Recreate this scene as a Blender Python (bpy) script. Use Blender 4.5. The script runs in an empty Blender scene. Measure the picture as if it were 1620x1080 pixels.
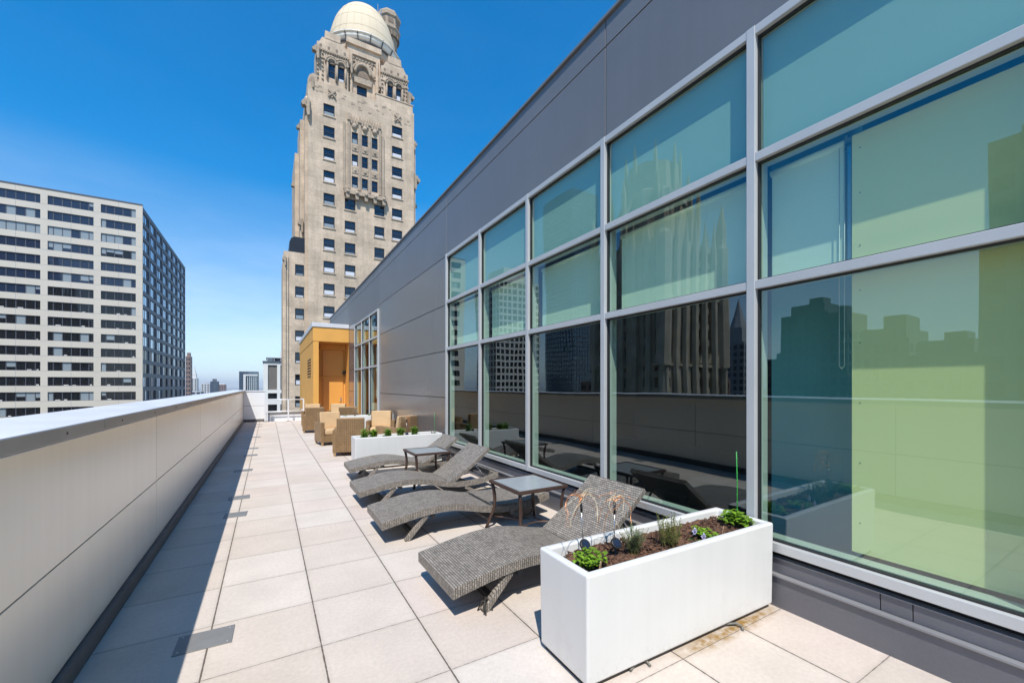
import bpy, bmesh, math, random
from mathutils import Vector, Matrix
random.seed(7)
S = bpy.context.scene
COL = S.collection
R = math.radians
PI = math.pi

# ------------------------------------------------------------------ materials
MATS = {}
def nodes_of(m):
    m.use_nodes = True
    return m.node_tree.nodes, m.node_tree.links
def new_mat(name, col=(.5, .5, .5), rough=.6, metal=0., spec=.5):
    m = bpy.data.materials.new(name); n, l = nodes_of(m)
    b = n['Principled BSDF']
    b.inputs['Base Color'].default_value = (*col, 1)
    b.inputs['Roughness'].default_value = rough
    b.inputs['Metallic'].default_value = metal
    b.inputs['Specular IOR Level'].default_value = spec
    MATS[name] = m
    return m
def N(n, t, **kw):
    x = n.new('ShaderNode' + t)
    for k, v in kw.items(): setattr(x, k, v)
    return x
def math_node(n, l, op, a, b=None, c=None, clamp=False):
    x = N(n, 'Math', operation=op, use_clamp=clamp)
    for i, v in enumerate((a, b, c)):
        if v is None: continue
        if hasattr(v, 'links') or hasattr(v, 'is_linked'): l.new(v, x.inputs[i])
        else: x.inputs[i].default_value = v
    return x.outputs[0]
def mixcol(n, l, fac, a, b, blend='MIX'):
    x = N(n, 'Mix', data_type='RGBA', blend_type=blend)
    for i, v in ((0, fac), (6, a), (7, b)):
        if hasattr(v, 'is_linked'): l.new(v, x.inputs[i])
        elif i == 0: x.inputs[0].default_value = v
        else: x.inputs[i].default_value = (*v, 1)
    return x.outputs[2]
def ramp(n, l, fac, lo, hi, a=0., b=1.):
    x = N(n, 'MapRange'); x.inputs['From Min'].default_value = lo; x.inputs['From Max'].default_value = hi
    x.inputs['To Min'].default_value = a; x.inputs['To Max'].default_value = b
    l.new(fac, x.inputs[0]); return x.outputs[0]
def noise(n, l, vec, scale, detail=4., rough=.55):
    x = N(n, 'TexNoise'); x.inputs['Scale'].default_value = scale; x.inputs['Detail'].default_value = detail
    x.inputs['Roughness'].default_value = rough
    if vec is not None: l.new(vec, x.inputs['Vector'])
    return x.outputs['Fac']
def coords(n, which='Object'):
    return N(n, 'TexCoord').outputs[which]
def bump(n, l, h, strength, dist, bsdf):
    x = N(n, 'Bump'); x.inputs['Strength'].default_value = strength; x.inputs['Distance'].default_value = dist
    l.new(h, x.inputs['Height']); l.new(x.outputs[0], bsdf.inputs['Normal'])
def mat(name, col, rough=.6, metal=0., var=.08, scale=3., fine=0., bmp=0., spec=.5, rvar=.0, stretch=None, each=0., streak=0., dirt=0.):
    """plain surface with soft large and fine tonal variation"""
    m = new_mat(name, col, rough, metal, spec); n, l = nodes_of(m); b = n['Principled BSDF']
    v = coords(n)
    if stretch:
        mp = N(n, 'Mapping'); mp.inputs['Scale'].default_value = stretch; l.new(v, mp.inputs[0]); v = mp.outputs[0]
    nz = noise(n, l, v, scale)
    f = ramp(n, l, nz, .25, .75, 1 - var, 1 + var)
    if fine:
        f2 = ramp(n, l, noise(n, l, v, scale * 40, 2.), .3, .7, 1 - fine, 1 + fine)
        f = math_node(n, l, 'MULTIPLY', f, f2)
    if each: f = math_node(n, l, 'MULTIPLY', f, ramp(n, l, N(n, 'ObjectInfo').outputs['Random'], 0, 1, 1 - each, 1 + each))
    if streak:
        mp2 = N(n, 'Mapping'); mp2.inputs['Scale'].default_value = (9, 9, .35); l.new(coords(n), mp2.inputs[0])
        f = math_node(n, l, 'MULTIPLY', f, ramp(n, l, noise(n, l, mp2.outputs[0], 1., 5., .65), .35, .75, 1., 1 - streak))
    cc = N(n, 'CombineColor'); 
    for i in range(3): l.new(f, cc.inputs[i])
    base_out = mixcol(n, l, 1., col, cc.outputs[0], 'MULTIPLY')
    if dirt:        # soil splashes that thin out away from the foot, and a few scuffs
        sp = N(n, 'SeparateXYZ'); l.new(coords(n), sp.inputs[0])
        low = ramp(n, l, sp.outputs[2], .03, .20, 1., 0.); spl = ramp(n, l, noise(n, l, coords(n), 34., 5., .8), .50, .72, 0., 1.)
        sc = math_node(n, l, 'MULTIPLY', ramp(n, l, noise(n, l, coords(n), 3.1, 6., .75), .58, .75, 0., 1.), .35)
        k = math_node(n, l, 'MULTIPLY', math_node(n, l, 'MAXIMUM', math_node(n, l, 'MULTIPLY', math_node(n, l, 'POWER', low, 2.), spl), sc), dirt, clamp=True)
        base_out = mixcol(n, l, k, base_out, (.36, .31, .25))
    l.new(base_out, b.inputs['Base Color'])
    if rvar: l.new(ramp(n, l, nz, .3, .7, max(.02, rough - rvar), rough + rvar), b.inputs['Roughness'])
    if bmp: bump(n, l, noise(n, l, v, scale * 40, 3.), bmp, .002, b)
    return m

M = {}
M['coping_white'] = mat('coping_white', (.66, .66, .675), .42, .0, .07, 1.5, rvar=.1, fine=.03)
M['panel_beige'] = mat('panel_beige', (.92, .87, .77), .26, .1, .03, .8, stretch=(1, .35, 1), each=.03, streak=.05)
M['panel_white'] = mat('panel_white', (.78, .78, .78), .4, .0, .04, 1.)
M['base_dark'] = mat('base_dark', (.14, .13, .125), .6, .1, .15, 4.)
M['gap_dark'] = mat('gap_dark', (.02, .02, .02), .8)
M['panel_grey'] = mat('panel_grey', (.225, .218, .218), .40, .3, .05, .9, each=.06, streak=.05)
M['panel_grey_low'] = mat('panel_grey_low', (.33, .32, .315), .22, .6, .05, .9, each=.07, streak=.06)  # lighter copy of the cladding, floor reflection put into its base colour
M['curb_grey'] = mat('curb_grey', (.15, .15, .165), .5, .2, .1, 2.5, fine=.05)
M['alu'] = mat('aluminium_frame', (.56, .56, .55), .42, .2, .05, 2., rvar=.06)
M['fascia_metal'] = mat('coping_fascia_metal', (.33, .33, .315), .4, .3, .12, 3.)
M['flashing'] = mat('curb_flashing', (.27, .265, .27), .5, .2, .08, 3.)
M['alu_dark'] = mat('gasket_black', (.02, .02, .022), .5)
M['orange'] = mat('orange_stucco', (.76, .385, .085), .75, 0, .08, 1.2, fine=.06, bmp=.25)
M['door_orange'] = mat('orange_door_paint', (.74, .37, .08), .45, 0, .04, 1.5)
M['steel'] = mat('brushed_steel', (.55, .55, .56), .3, .9, .05, 8.)
M['rail_white'] = mat('rail_paint', (.72, .73, .75), .4, .1, .04, 4.)
M['planter'] = mat('planter_white', (.71, .70, .67), .38, 0, .03, 1.8, rvar=.08, streak=.05, dirt=.45)
M['black'] = mat('black_plastic', (.02, .02, .022), .4, 0, .1, 10.)
M['brown_metal'] = mat('brown_powder_coat', (.085, .05, .038), .42, .3, .1, 6.)
M['wood_leg'] = mat('wood_leg', (.40, .26, .13), .55, 0, .15, 12.)
M['cushion'] = mat('tan_cushion', (.58, .39, .21), .85, 0, .06, 8., fine=.06, bmp=.3)
M['mark_wood'] = mat('marker_wood', (.52, .34, .2), .7, 0, .12, 20.)
M['copper'] = mat('copper_wire', (.75, .32, .14), .35, .8, .05, 6.)
M['dry_wire'] = mat('pale_wire', (.72, .6, .4), .5, .2, .05, 6.)
M['stake_green'] = mat('stake_green', (.025, .30, .045), .45, 0, .05, 6.)
M['rubber'] = mat('weathered_tube', (.16, .15, .13), .6, .0, .3, 20.)
M['dome'] = mat('dome_gilt', (.70, .58, .41), .8, .0, .05, .5)
M['black_dome'] = mat('dark_lead_roof', (.02, .02, .025), .35, .2, .1, 1.)
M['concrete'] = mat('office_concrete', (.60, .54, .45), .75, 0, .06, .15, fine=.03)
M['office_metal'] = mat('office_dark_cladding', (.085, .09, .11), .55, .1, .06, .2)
M['white_stone'] = mat('white_stone', (.72, .70, .66), .7, 0, .05, .2)
M['louvre_brown'] = mat('louvre_brown', (.20, .175, .15), .7, 0, .08, .6)
M['city_white'] = mat('pale_concrete', (.62, .6, .57), .8, 0, .06, .05)
M['city_grey'] = mat('grey_concrete', (.36, .36, .37), .8, 0, .06, .05)
M['city_brown'] = mat('brown_brick', (.26, .17, .14), .8, 0, .08, .05)
M['gothic'] = mat('weathered_limestone', (.46, .395, .30), .85, 0, .3, .3, fine=.1)
M['dark_tower'] = mat('dark_granite', (.085, .09, .09), .6, 0, .15, .1)
M['plate'] = mat('drain_plate', (.22, .215, .205), .5, .1, .12, 7., fine=.08)
M['wall_board'] = mat('pale_board', (.88, .80, .42), .7, 0, .03, 1.)
M['spandrel'] = mat('spandrel_board', (.40, .56, .56), .6, 0, .03, 1.)
M['blind'] = mat('roller_blind_fabric', (.80, .86, .74), .8, 0, .02, 2., fine=.02)
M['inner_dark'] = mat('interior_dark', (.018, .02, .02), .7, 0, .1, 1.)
M['inner_mid'] = mat('interior_mid', (.16, .42, .47), .7, 0, .1, 1.)
M['inner_frame'] = mat('inner_frame', (.55, .57, .55), .5, .2, .05, 2.)
M['inner_seat'] = mat('interior_upholstery', (.22, .33, .42), .8, 0, .1, 3.)

def glossy_glass(name, col, f0_ior=1.9, rough=.02, var=0., tint=(1, 1, 1)):
    """opaque dark window: dark body with a mirror coat, slightly wavy"""
    m = new_mat(name, col, .08); n, l = nodes_of(m); b = n['Principled BSDF']
    b.inputs['IOR'].default_value = f0_ior
    b.inputs['Roughness'].default_value = rough
    b.inputs['Specular Tint'].default_value = (*tint, 1)
    bump(n, l, noise(n, l, coords(n), .35, 2.), .06, .1, b)
    return m
M['win_dark'] = glossy_glass('window_dark', (.010, .011, .014), 1.45)
M['win_blue'] = glossy_glass('window_blue', (.02, .03, .05), 2.6, tint=(.8, .9, 1.))
M['win_tower'] = glossy_glass('window_tower', (.010, .014, .022), 1.75, tint=(.8, .9, 1.))
M['win_mid'] = glossy_glass('window_mid', (.016, .028, .06), 1.5)
M['win_blind'] = glossy_glass('window_blind', (.27, .31, .33), 1.5, .1)
M['win_white'] = glossy_glass('window_white_shade', (.62, .63, .66), 1.45, .15)
M['flank_glass'] = glossy_glass('flank_glass', (.62, .74, .86), 1.5); MATS['flank_glass'].node_tree.nodes['Principled BSDF'].inputs['Metallic'].default_value = .85
M['sky_glass'] = glossy_glass('curtain_wall_glass', (.03, .06, .1), 2.6, .05, tint=(.75, .9, 1.))
M['table_glass'] = mat('frosted_table_glass', (.34, .37, .38), .2, 0, .06, 14., bmp=.15)

PANE_F0 = .15
def pane_mat():
    m = bpy.data.materials.new('tinted_window_glass'); n, l = nodes_of(m); n.clear()
    out = N(n, 'OutputMaterial'); mix = N(n, 'MixShader'); tr = N(n, 'BsdfTransparent'); gl = N(n, 'BsdfGlossy')
    ge = N(n, 'NewGeometry'); dt = N(n, 'VectorMath', operation='DOT_PRODUCT'); l.new(ge.outputs['Normal'], dt.inputs[0]); l.new(ge.outputs['Incoming'], dt.inputs[1])
    om = math_node(n, l, 'SUBTRACT', 1., math_node(n, l, 'ABSOLUTE', dt.outputs['Value']), clamp=True)
    fr = math_node(n, l, 'ADD', PANE_F0, math_node(n, l, 'MULTIPLY', math_node(n, l, 'POWER', om, 5.), 1 - PANE_F0))
    tr.inputs[0].default_value = (.80, .95, .85, 1)
    gl.inputs['Roughness'].default_value = 0.0
    gl.inputs['Color'].default_value = (.86, .96, .98, 1)
    bp = N(n, 'Bump'); bp.inputs['Strength'].default_value = .11; bp.inputs['Distance'].default_value = .02
    l.new(noise(n, l, coords(n), .9, 1.), bp.inputs['Height']); l.new(bp.outputs[0], gl.inputs['Normal'])
    l.new(fr, mix.inputs[0]); l.new(tr.outputs[0], mix.inputs[1]); l.new(gl.outputs[0], mix.inputs[2])
    l.new(mix.outputs[0], out.inputs[0])
    return m
M['pane'] = pane_mat()

def leaf_mat(name, col, var=.35, trans=.3):
    m = new_mat(name, col, .5); n, l = nodes_of(m); b = n['Principled BSDF']
    g = N(n, 'NewGeometry')
    f = ramp(n, l, g.outputs['Random Per Island'], 0, 1, 1 - var, 1 + var)
    cc = N(n, 'CombineColor')
    for i in range(3): l.new(f, cc.inputs[i])
    c = mixcol(n, l, 1., col, cc.outputs[0], 'MULTIPLY'); l.new(c, b.inputs['Base Color'])
    t = N(n, 'BsdfTranslucent'); l.new(c, t.inputs[0]); mx = N(n, 'MixShader'); mx.inputs[0].default_value = trans
    o = n['Material Output']; l.new(b.outputs[0], mx.inputs[1]); l.new(t.outputs[0], mx.inputs[2]); l.new(mx.outputs[0], o.inputs[0])
    return m
M['leaf_bright'] = leaf_mat('leaf_bright', (.20, .36, .025))
M['leaf_mid'] = leaf_mat('leaf_mid', (.22, .38, .05))
M['leaf_grey'] = leaf_mat('leaf_grey', (.19, .24, .12))
M['leaf_olive'] = leaf_mat('leaf_olive', (.20, .23, .05))
M['stem'] = leaf_mat('stem', (.16, .15, .05), .2, .1)
M['petal'] = leaf_mat('petal_violet', (.62, .58, .78), .1)
M['petal_dark'] = leaf_mat('petal_dark', (.06, .03, .13), .1)

TILE = .6096; TX, TY = .2865, 2.8164
def paver_mat():
    m = new_mat('concrete_paver', (.5, .45, .4), .8); n, l = nodes_of(m); b = n['Principled BSDF']
    pos = N(n, 'NewGeometry').outputs['Position']
    sp = N(n, 'SeparateXYZ'); l.new(pos, sp.inputs[0])
    u = math_node(n, l, 'DIVIDE', math_node(n, l, 'SUBTRACT', sp.outputs[0], TX), TILE)
    v = math_node(n, l, 'DIVIDE', math_node(n, l, 'SUBTRACT', sp.outputs[1], TY), TILE)
    du = math_node(n, l, 'PINGPONG', u, .5); dv = math_node(n, l, 'PINGPONG', v, .5)
    fu = math_node(n, l, 'FLOOR', u); fv = math_node(n, l, 'FLOOR', v)
    cb = N(n, 'CombineXYZ'); l.new(fu, cb.inputs[0]); l.new(fv, cb.inputs[1])
    wn = N(n, 'TexWhiteNoise'); l.new(cb.outputs[0], wn.inputs['Vector'])
    wob = ramp(n, l, noise(n, l, pos, 30., 2.), .3, .7, -.0022, .0022)
    ju = ramp(n, l, math_node(n, l, 'ADD', du, wob), .0055, .0085, 1., 0.)
    jv = ramp(n, l, math_node(n, l, 'ADD', dv, wob), .0025, .0055, .75, 0.)
    j = math_node(n, l, 'MAXIMUM', ju, jv)
    near = math_node(n, l, 'MINIMUM', du, dv)
    edge = ramp(n, l, near, .0, .05, .9, 1.)
    # per tile colour: buff to pinkish to grey
    c0 = mixcol(n, l, wn.outputs['Value'], (.60, .515, .44), (.595, .53, .47))
    sepc = N(n, 'SeparateColor'); l.new(wn.outputs['Color'], sepc.inputs[0])
    c1 = mixcol(n, l, ramp(n, l, sepc.outputs[1], .6, 1., 0., .5), c0, (.60, .49, .43))
    br = ramp(n, l, sepc.outputs[0], 0, 1, .95, 1.04)
    big = ramp(n, l, noise(n, l, pos, 2.2, 5.), .3, .7, .93, 1.06)
    mid = ramp(n, l, noise(n, l, pos, 38., 4., .7), .3, .7, .92, 1.07)
    fine = ramp(n, l, noise(n, l, pos, 380., 2., .7), .3, .7, .86, 1.12)
    f = br
    for k in (big, mid, fine, edge): f = math_node(n, l, 'MULTIPLY', f, k)
    cc = N(n, 'CombineColor')
    for i in range(3): l.new(f, cc.inputs[i])
    c2 = mixcol(n, l, 1., c1, cc.outputs[0], 'MULTIPLY')
    # dark mica specks and small spots of dirt
    vo = N(n, 'TexVoronoi'); vo.inputs['Scale'].default_value = 26.; l.new(pos, vo.inputs['Vector'])
    spk = ramp(n, l, vo.outputs['Distance'], .03, .07, .55, 0.)
    sel = N(n, 'SeparateColor'); l.new(vo.outputs['Color'], sel.inputs[0])
    spk = math_node(n, l, 'MULTIPLY', spk, math_node(n, l, 'GREATER_THAN', sel.outputs[0], .8))
    c3 = mixcol(n, l, spk, c2, (.16, .13, .11))
    # ochre water stain beside the planter's weep hole
    sx = ramp(n, l, math_node(n, l, 'ABSOLUTE', math_node(n, l, 'SUBTRACT', sp.outputs[0], 2.66)), .25, .62, 1., 0.)
    sy = ramp(n, l, math_node(n, l, 'ABSOLUTE', math_node(n, l, 'SUBTRACT', sp.outputs[1], 1.625)), .0, .085, 1., 0.)
    st = math_node(n, l, 'MULTIPLY', math_node(n, l, 'MULTIPLY', sx, sy), ramp(n, l, noise(n, l, pos, 13., 4., .7), .38, .6, 0., 1.4), clamp=True)
    c4 = mixcol(n, l, st, c3, (.30, .18, .055))
    c5 = mixcol(n, l, j, c4, (.13, .105, .085))
    l.new(c5, b.inputs['Base Color'])
    h = math_node(n, l, 'SUBTRACT', math_node(n, l, 'MULTIPLY', noise(n, l, pos, 300., 3.), .25), math_node(n, l, 'MULTIPLY', j, 1.5))
    bump(n, l, h, .45, .004, b)
    b.inputs['Specular IOR Level'].default_value = .25
    return m
M['paver'] = paver_mat()

def weave_mat(name, c1, c2, dark, roww, brick, lines=0., rough=.5):
    m = new_mat(name, c1, rough); n, l = nodes_of(m); b = n['Principled BSDF']
    uv = coords(n, 'UV'); sp = N(n, 'SeparateXYZ'); l.new(uv, sp.inputs[0])
    cb = N(n, 'CombineXYZ'); l.new(sp.outputs[1], cb.inputs[0]); l.new(sp.outputs[0], cb.inputs[1])
    bt = N(n, 'TexBrick'); l.new(cb.outputs[0], bt.inputs['Vector'])
    bt.inputs['Scale'].default_value = 1.; bt.inputs['Brick Width'].default_value = brick; bt.inputs['Row Height'].default_value = roww
    bt.inputs['Mortar Size'].default_value = roww * .11; bt.inputs['Mortar Smooth'].default_value = .6; bt.offset = .5
    bt.inputs['Color1'].default_value = (*c1, 1); bt.inputs['Color2'].default_value = (*c2, 1); bt.inputs['Mortar'].default_value = (*dark, 1)
    # strand profile and diagonal twist; their shading and highlights also go into the colour
    r1 = math_node(n, l, 'PINGPONG', math_node(n, l, 'DIVIDE', sp.outputs[0], roww), .5)
    tw = math_node(n, l, 'PINGPONG', math_node(n, l, 'DIVIDE', math_node(n, l, 'ADD', sp.outputs[0], math_node(n, l, 'MULTIPLY', sp.outputs[1], .8)), brick * .42), .5)
    f = math_node(n, l, 'MULTIPLY', ramp(n, l, r1, 0, .5, .72, 1.12), ramp(n, l, tw, 0, .5, .74, 1.16))
    f = math_node(n, l, 'MULTIPLY', f, ramp(n, l, noise(n, l, coords(n), 9., 3.), .3, .7, .86, 1.1))
    if lines:
        a = math_node(n, l, 'PINGPONG', math_node(n, l, 'DIVIDE', sp.outputs[0], lines), .5)
        c = math_node(n, l, 'PINGPONG', math_node(n, l, 'DIVIDE', sp.outputs[1], lines * .8), .5)
        f = math_node(n, l, 'MULTIPLY', f, ramp(n, l, a, .04, .12, .55, 1.))
        f = math_node(n, l, 'MULTIPLY', f, ramp(n, l, c, .04, .12, .62, 1.))
    cc = N(n, 'CombineColor')
    for i in range(3): l.new(f, cc.inputs[i])
    l.new(mixcol(n, l, 1., bt.outputs['Color'], cc.outputs[0], 'MULTIPLY'), b.inputs['Base Color'])
    h = math_node(n, l, 'SUBTRACT', math_node(n, l, 'ADD', r1, tw), math_node(n, l, 'MULTIPLY', bt.outputs['Fac'], .8))
    bump(n, l, h, .8, .006, b)
    return m
M['weave_grey'] = weave_mat('grey_resin_weave', (.44, .385, .325), (.26, .228, .19), (.065, .055, .046), .018, .029)
M['weave_tan'] = weave_mat('tan_resin_weave', (.56, .35, .165), (.47, .28, .125), (.12, .065, .03), .012, .02, .045)

def stone_mat(name, base, bh=.9, bw=1.7, scale=1.):
    m = new_mat(name, base, .85); n, l = nodes_of(m); b = n['Principled BSDF']
    pos = coords(n); sp = N(n, 'SeparateXYZ'); l.new(pos, sp.inputs[0])
    cb = N(n, 'CombineXYZ'); l.new(math_node(n, l, 'ADD', sp.outputs[0], sp.outputs[1]), cb.inputs[0]); l.new(sp.outputs[2], cb.inputs[1])
    bt = N(n, 'TexBrick'); l.new(cb.outputs[0], bt.inputs['Vector']); bt.inputs['Scale'].default_value = 1.
    bt.inputs['Brick Width'].default_value = bw; bt.inputs['Row Height'].default_value = bh
    bt.inputs['Mortar Size'].default_value = .018; bt.inputs['Mortar Smooth'].default_value = .3
    a = tuple(x * 1.06 for x in base); c = tuple(x * .9 for x in base); d = tuple(x * .78 for x in base)
    for k, v in (('Color1', a), ('Color2', c), ('Mortar', d)): bt.inputs[k].default_value = (*v, 1)
    f = math_node(n, l, 'MULTIPLY', ramp(n, l, noise(n, l, pos, .35, 5., .65), .3, .7, .76, 1.16), ramp(n, l, noise(n, l, pos, 3., 5., .75), .3, .7, .84, 1.12))
    mp = N(n, 'Mapping'); mp.inputs['Scale'].default_value = (1.3, 1.3, .12); l.new(pos, mp.inputs[0])
    f = math_node(n, l, 'MULTIPLY', f, ramp(n, l, noise(n, l, mp.outputs[0], 1., 4., .6), .3, .55, .86, 1.03))
    cc = N(n, 'CombineColor')
    for i in range(3): l.new(f, cc.inputs[i])
    l.new(mixcol(n, l, 1., bt.outputs['Color'], cc.outputs[0], 'MULTIPLY'), b.inputs['Base Color'])
    bump(n, l, noise(n, l, pos, 5., 4.), .3, .05, b)
    return m
M['stone'] = stone_mat('tower_limestone', (.58, .45, .325))
M['stone_carved'] = stone_mat('carved_limestone', (.43, .34, .25), .4, .5)
M['stone_dark'] = stone_mat('shaded_limestone', (.24, .18, .13), .4, .6)  # darker limestone copy, paints the shade inside recesses and openings

def soil_mat():
    m = new_mat('bark_mulch', (.09, .045, .025), .9); n, l = nodes_of(m); b = n['Principled BSDF']
    v = coords(n); vo = N(n, 'TexVoronoi'); vo.inputs['Scale'].default_value = 60.; l.new(v, vo.inputs['Vector'])
    s = N(n, 'SeparateColor'); l.new(vo.outputs['Color'], s.inputs[0])
    l.new(mixcol(n, l, s.outputs[0], (.05, .025, .014), (.19, .095, .055)), b.inputs['Base Color'])
    bump(n, l, vo.outputs['Distance'], .9, .012, b); return m
M['soil'] = soil_mat()

def city_ground_mat():
    m = new_mat('city_ground', (.2, .22, .22), .9); n, l = nodes_of(m); b = n['Principled BSDF']
    v = coords(n); vo = N(n, 'TexVoronoi'); vo.inputs['Scale'].default_value = .012; l.new(v, vo.inputs['Vector'])
    l.new(mixcol(n, l, noise(n, l, v, .004, 6.), (.10, .13, .09), (.30, .29, .28)), b.inputs['Base Color']); return m
M['city_ground'] = city_ground_mat()

def facade_mat(name, wall, glass, fw, fh, wu=.6, wv=.55):
    """far building: window grid on all sides from object coordinates"""
    m = new_mat(name, wall, .7); n, l = nodes_of(m); b = n['Principled BSDF']
    sp = N(n, 'SeparateXYZ'); l.new(coords(n), sp.inputs[0])
    u = math_node(n, l, 'PINGPONG', math_node(n, l, 'DIVIDE', math_node(n, l, 'ADD', sp.outputs[0], sp.outputs[1]), fw), .5)
    v = math_node(n, l, 'PINGPONG', math_node(n, l, 'DIVIDE', sp.outputs[2], fh), .5)
    k = math_node(n, l, 'MULTIPLY', math_node(n, l, 'LESS_THAN', u, wu / 2), math_node(n, l, 'LESS_THAN', v, wv / 2))
    l.new(mixcol(n, l, k, wall, glass), b.inputs['Base Color'])
    l.new(ramp(n, l, k, 0, 1, .75, .12), b.inputs['Roughness'])
    return m

# ------------------------------------------------------------------ mesh helpers
class MB:
    def __init__(s): s.v = []; s.f = []; s.m = []; s.sm = []
    def quad(s, pts, mi=0, smooth=False):
        k = len(s.v); s.v += [tuple(p) for p in pts]; s.f.append(tuple(range(k, k + len(pts)))); s.m.append(mi); s.sm.append(smooth)
    def box(s, x0, x1, y0, y1, z0, z1, mi=0, mtx=None):
        p = [Vector((x, y, z)) for z in (z0, z1) for y in (y0, y1) for x in (x0, x1)]
        if mtx: p = [mtx @ q for q in p]
        k = len(s.v); s.v += [tuple(q) for q in p]
        for f in ((0, 2, 3, 1), (4, 5, 7, 6), (0, 1, 5, 4), (2, 6, 7, 3), (0, 4, 6, 2), (1, 3, 7, 5)):
            s.f.append(tuple(k + i for i in f)); s.m.append(mi); s.sm.append(False)
        return s
    def bar(s, a, b, w, h=None, mi=0, up=(0, 0, 1)):
        """rectangular bar from a to b, w wide, h high"""
        h = h or w; a = Vector(a); b = Vector(b); d = (b - a); L = d.length; d.normalize(); up = Vector(up)
        if abs(d.dot(up)) > .97: up = Vector((1, 0, 0))
        x = d.cross(up).normalized(); z = x.cross(d).normalized()
        m = Matrix((x, d, z)).transposed().to_4x4(); m.translation = a
        s.box(-w / 2, w / 2, 0, L, -h / 2, h / 2, mi, m); return s
    def tube(s, pts, r, seg=8, mi=0, caps=True):
        pts = [Vector(p) for p in pts]; n = len(pts); rs = r if isinstance(r, (list, tuple)) else [r] * n
        k = len(s.v); up = Vector((0, 0, 1)); px = None
        for i, p in enumerate(pts):
            d = (pts[min(i + 1, n - 1)] - pts[max(i - 1, 0)]).normalized()
            if px is None:
                px = d.cross(up if abs(d.z) < .95 else Vector((1, 0, 0))).normalized()
            px = (px - d * px.dot(d)).normalized(); py = d.cross(px)
            for j in range(seg):
                a = 2 * PI * j / seg; s.v.append(tuple(p + (px * math.cos(a) + py * math.sin(a)) * rs[i]))
        for i in range(n - 1):
            for j in range(seg):
                a = k + i * seg + j; b = k + i * seg + (j + 1) % seg
                s.f.append((a, b, b + seg, a + seg)); s.m.append(mi); s.sm.append(True)
        if caps:
            s.f.append(tuple(k + j for j in range(seg))[::-1]); s.f.append(tuple(k + (n - 1) * seg + j for j in range(seg)))
            s.m += [mi, mi]; s.sm += [False, False]
        return s
    def lathe(s, c, prof, seg=24, mi=0, smooth=True, rot=0., sx=1., sy=1.):
        k = len(s.v); n = len(prof)
        for r, z in prof:
            for j in range(seg):
                a = 2 * PI * j / seg + rot; s.v.append((c[0] + r * math.cos(a) * sx, c[1] + r * math.sin(a) * sy, c[2] + z))
        for i in range(n - 1):
            for j in range(seg):
                a = k + i * seg + j; b = k + i * seg + (j + 1) % seg
                s.f.append((a, b, b + seg, a + seg)); s.m.append(mi); s.sm.append(smooth)
        s.f.append(tuple(k + j for j in range(seg))[::-1]); s.f.append(tuple(k + (n - 1) * seg + j for j in range(seg)))
        s.m += [mi, mi]; s.sm += [False, False]
        return s
    def prism(s, poly, lo, hi, axis='y', mi=0):
        """extrude a 2-D outline along an axis"""
        P = {'y': lambda a, b, t: (a, t, b), 'x': lambda a, b, t: (t, a, b), 'z': lambda a, b, t: (a, b, t)}[axis]
        n = len(poly); k = len(s.v)
        s.v += [P(a, b, lo) for a, b in poly] + [P(a, b, hi) for a, b in poly]
        s.f.append(tuple(range(k, k + n))); s.f.append(tuple(range(k + n, k + 2 * n))[::-1])
        for i in range(n): s.f.append((k + i, k + n + i, k + n + (i + 1) % n, k + (i + 1) % n))
        s.m += [mi] * (n + 2); s.sm += [False] * (n + 2)
        return s
    def holes(s, P, u0, u1, v0, v1, rects, depth, mi=0, mr=None):
        """flat wall with rectangular openings and their reveals; P(u,v,w) maps to 3-D, w is depth inwards"""
        mr = mi if mr is None else mr
        us = sorted({round(x, 4) for x in [u0, u1] + [r[0] for r in rects] + [r[1] for r in rects] if u0 - 1e-6 <= x <= u1 + 1e-6})
        vs = sorted({round(x, 4) for x in [v0, v1] + [r[2] for r in rects] + [r[3] for r in rects] if v0 - 1e-6 <= x <= v1 + 1e-6})
        for i in range(len(us) - 1):
            cu = (us[i] + us[i + 1]) / 2
            rr = [r for r in rects if r[0] < cu < r[1]]
            for j in range(len(vs) - 1):
                cv = (vs[j] + vs[j + 1]) / 2
                if any(r[2] < cv < r[3] for r in rr): continue
                s.quad([P(us[i], vs[j], 0), P(us[i + 1], vs[j], 0), P(us[i + 1], vs[j + 1], 0), P(us[i], vs[j + 1], 0)], mi)
        for a, b, c, d in rects:
            a = max(a, u0); b = min(b, u1); c = max(c, v0); d = min(d, v1)
            for p, q in (((a, c), (b, c)), ((b, c), (b, d)), ((b, d), (a, d)), ((a, d), (a, c))):
                s.quad([P(*p, 0), P(*q, 0), P(*q, depth), P(*p, depth)], mr)
    def build(s, name, mats, parent=None, uv=False, bevel=0., seg=2, loc=None, recalc=True):
        me = bpy.data.meshes.new(name); me.from_pydata(s.v, [], s.f)
        mats = mats if isinstance(mats, (list, tuple)) else [mats]
        for x in mats: me.materials.append(M[x] if isinstance(x, str) else x)
        me.polygons.foreach_set('material_index', s.m); me.polygons.foreach_set('use_smooth', s.sm)
        if recalc:
            bm = bmesh.new(); bm.from_mesh(me); bmesh.ops.recalc_face_normals(bm, faces=bm.faces); bm.to_mesh(me); bm.free()
        if uv:
            ul = me.uv_layers.new(name='UVMap')
            for p in me.polygons:
                nx, ny, nz = (abs(c) for c in p.normal)
                for li in p.loop_indices:
                    x, y, z = me.vertices[me.loops[li].vertex_index].co
                    ul.data[li].uv = (x, y) if nz >= .5 else ((x, z) if ny > nx else (y, z))
        o = bpy.data.objects.new(name, me); COL.objects.link(o)
        if parent is not None: o.parent = parent
        if loc is not None: o.location = loc
        if bevel:
            b = o.modifiers.new('bevel', 'BEVEL'); b.width = bevel; b.segments = seg; b.limit_method = 'ANGLE'; b.angle_limit = R(40)
            b.harden_normals = False
        return o

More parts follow.
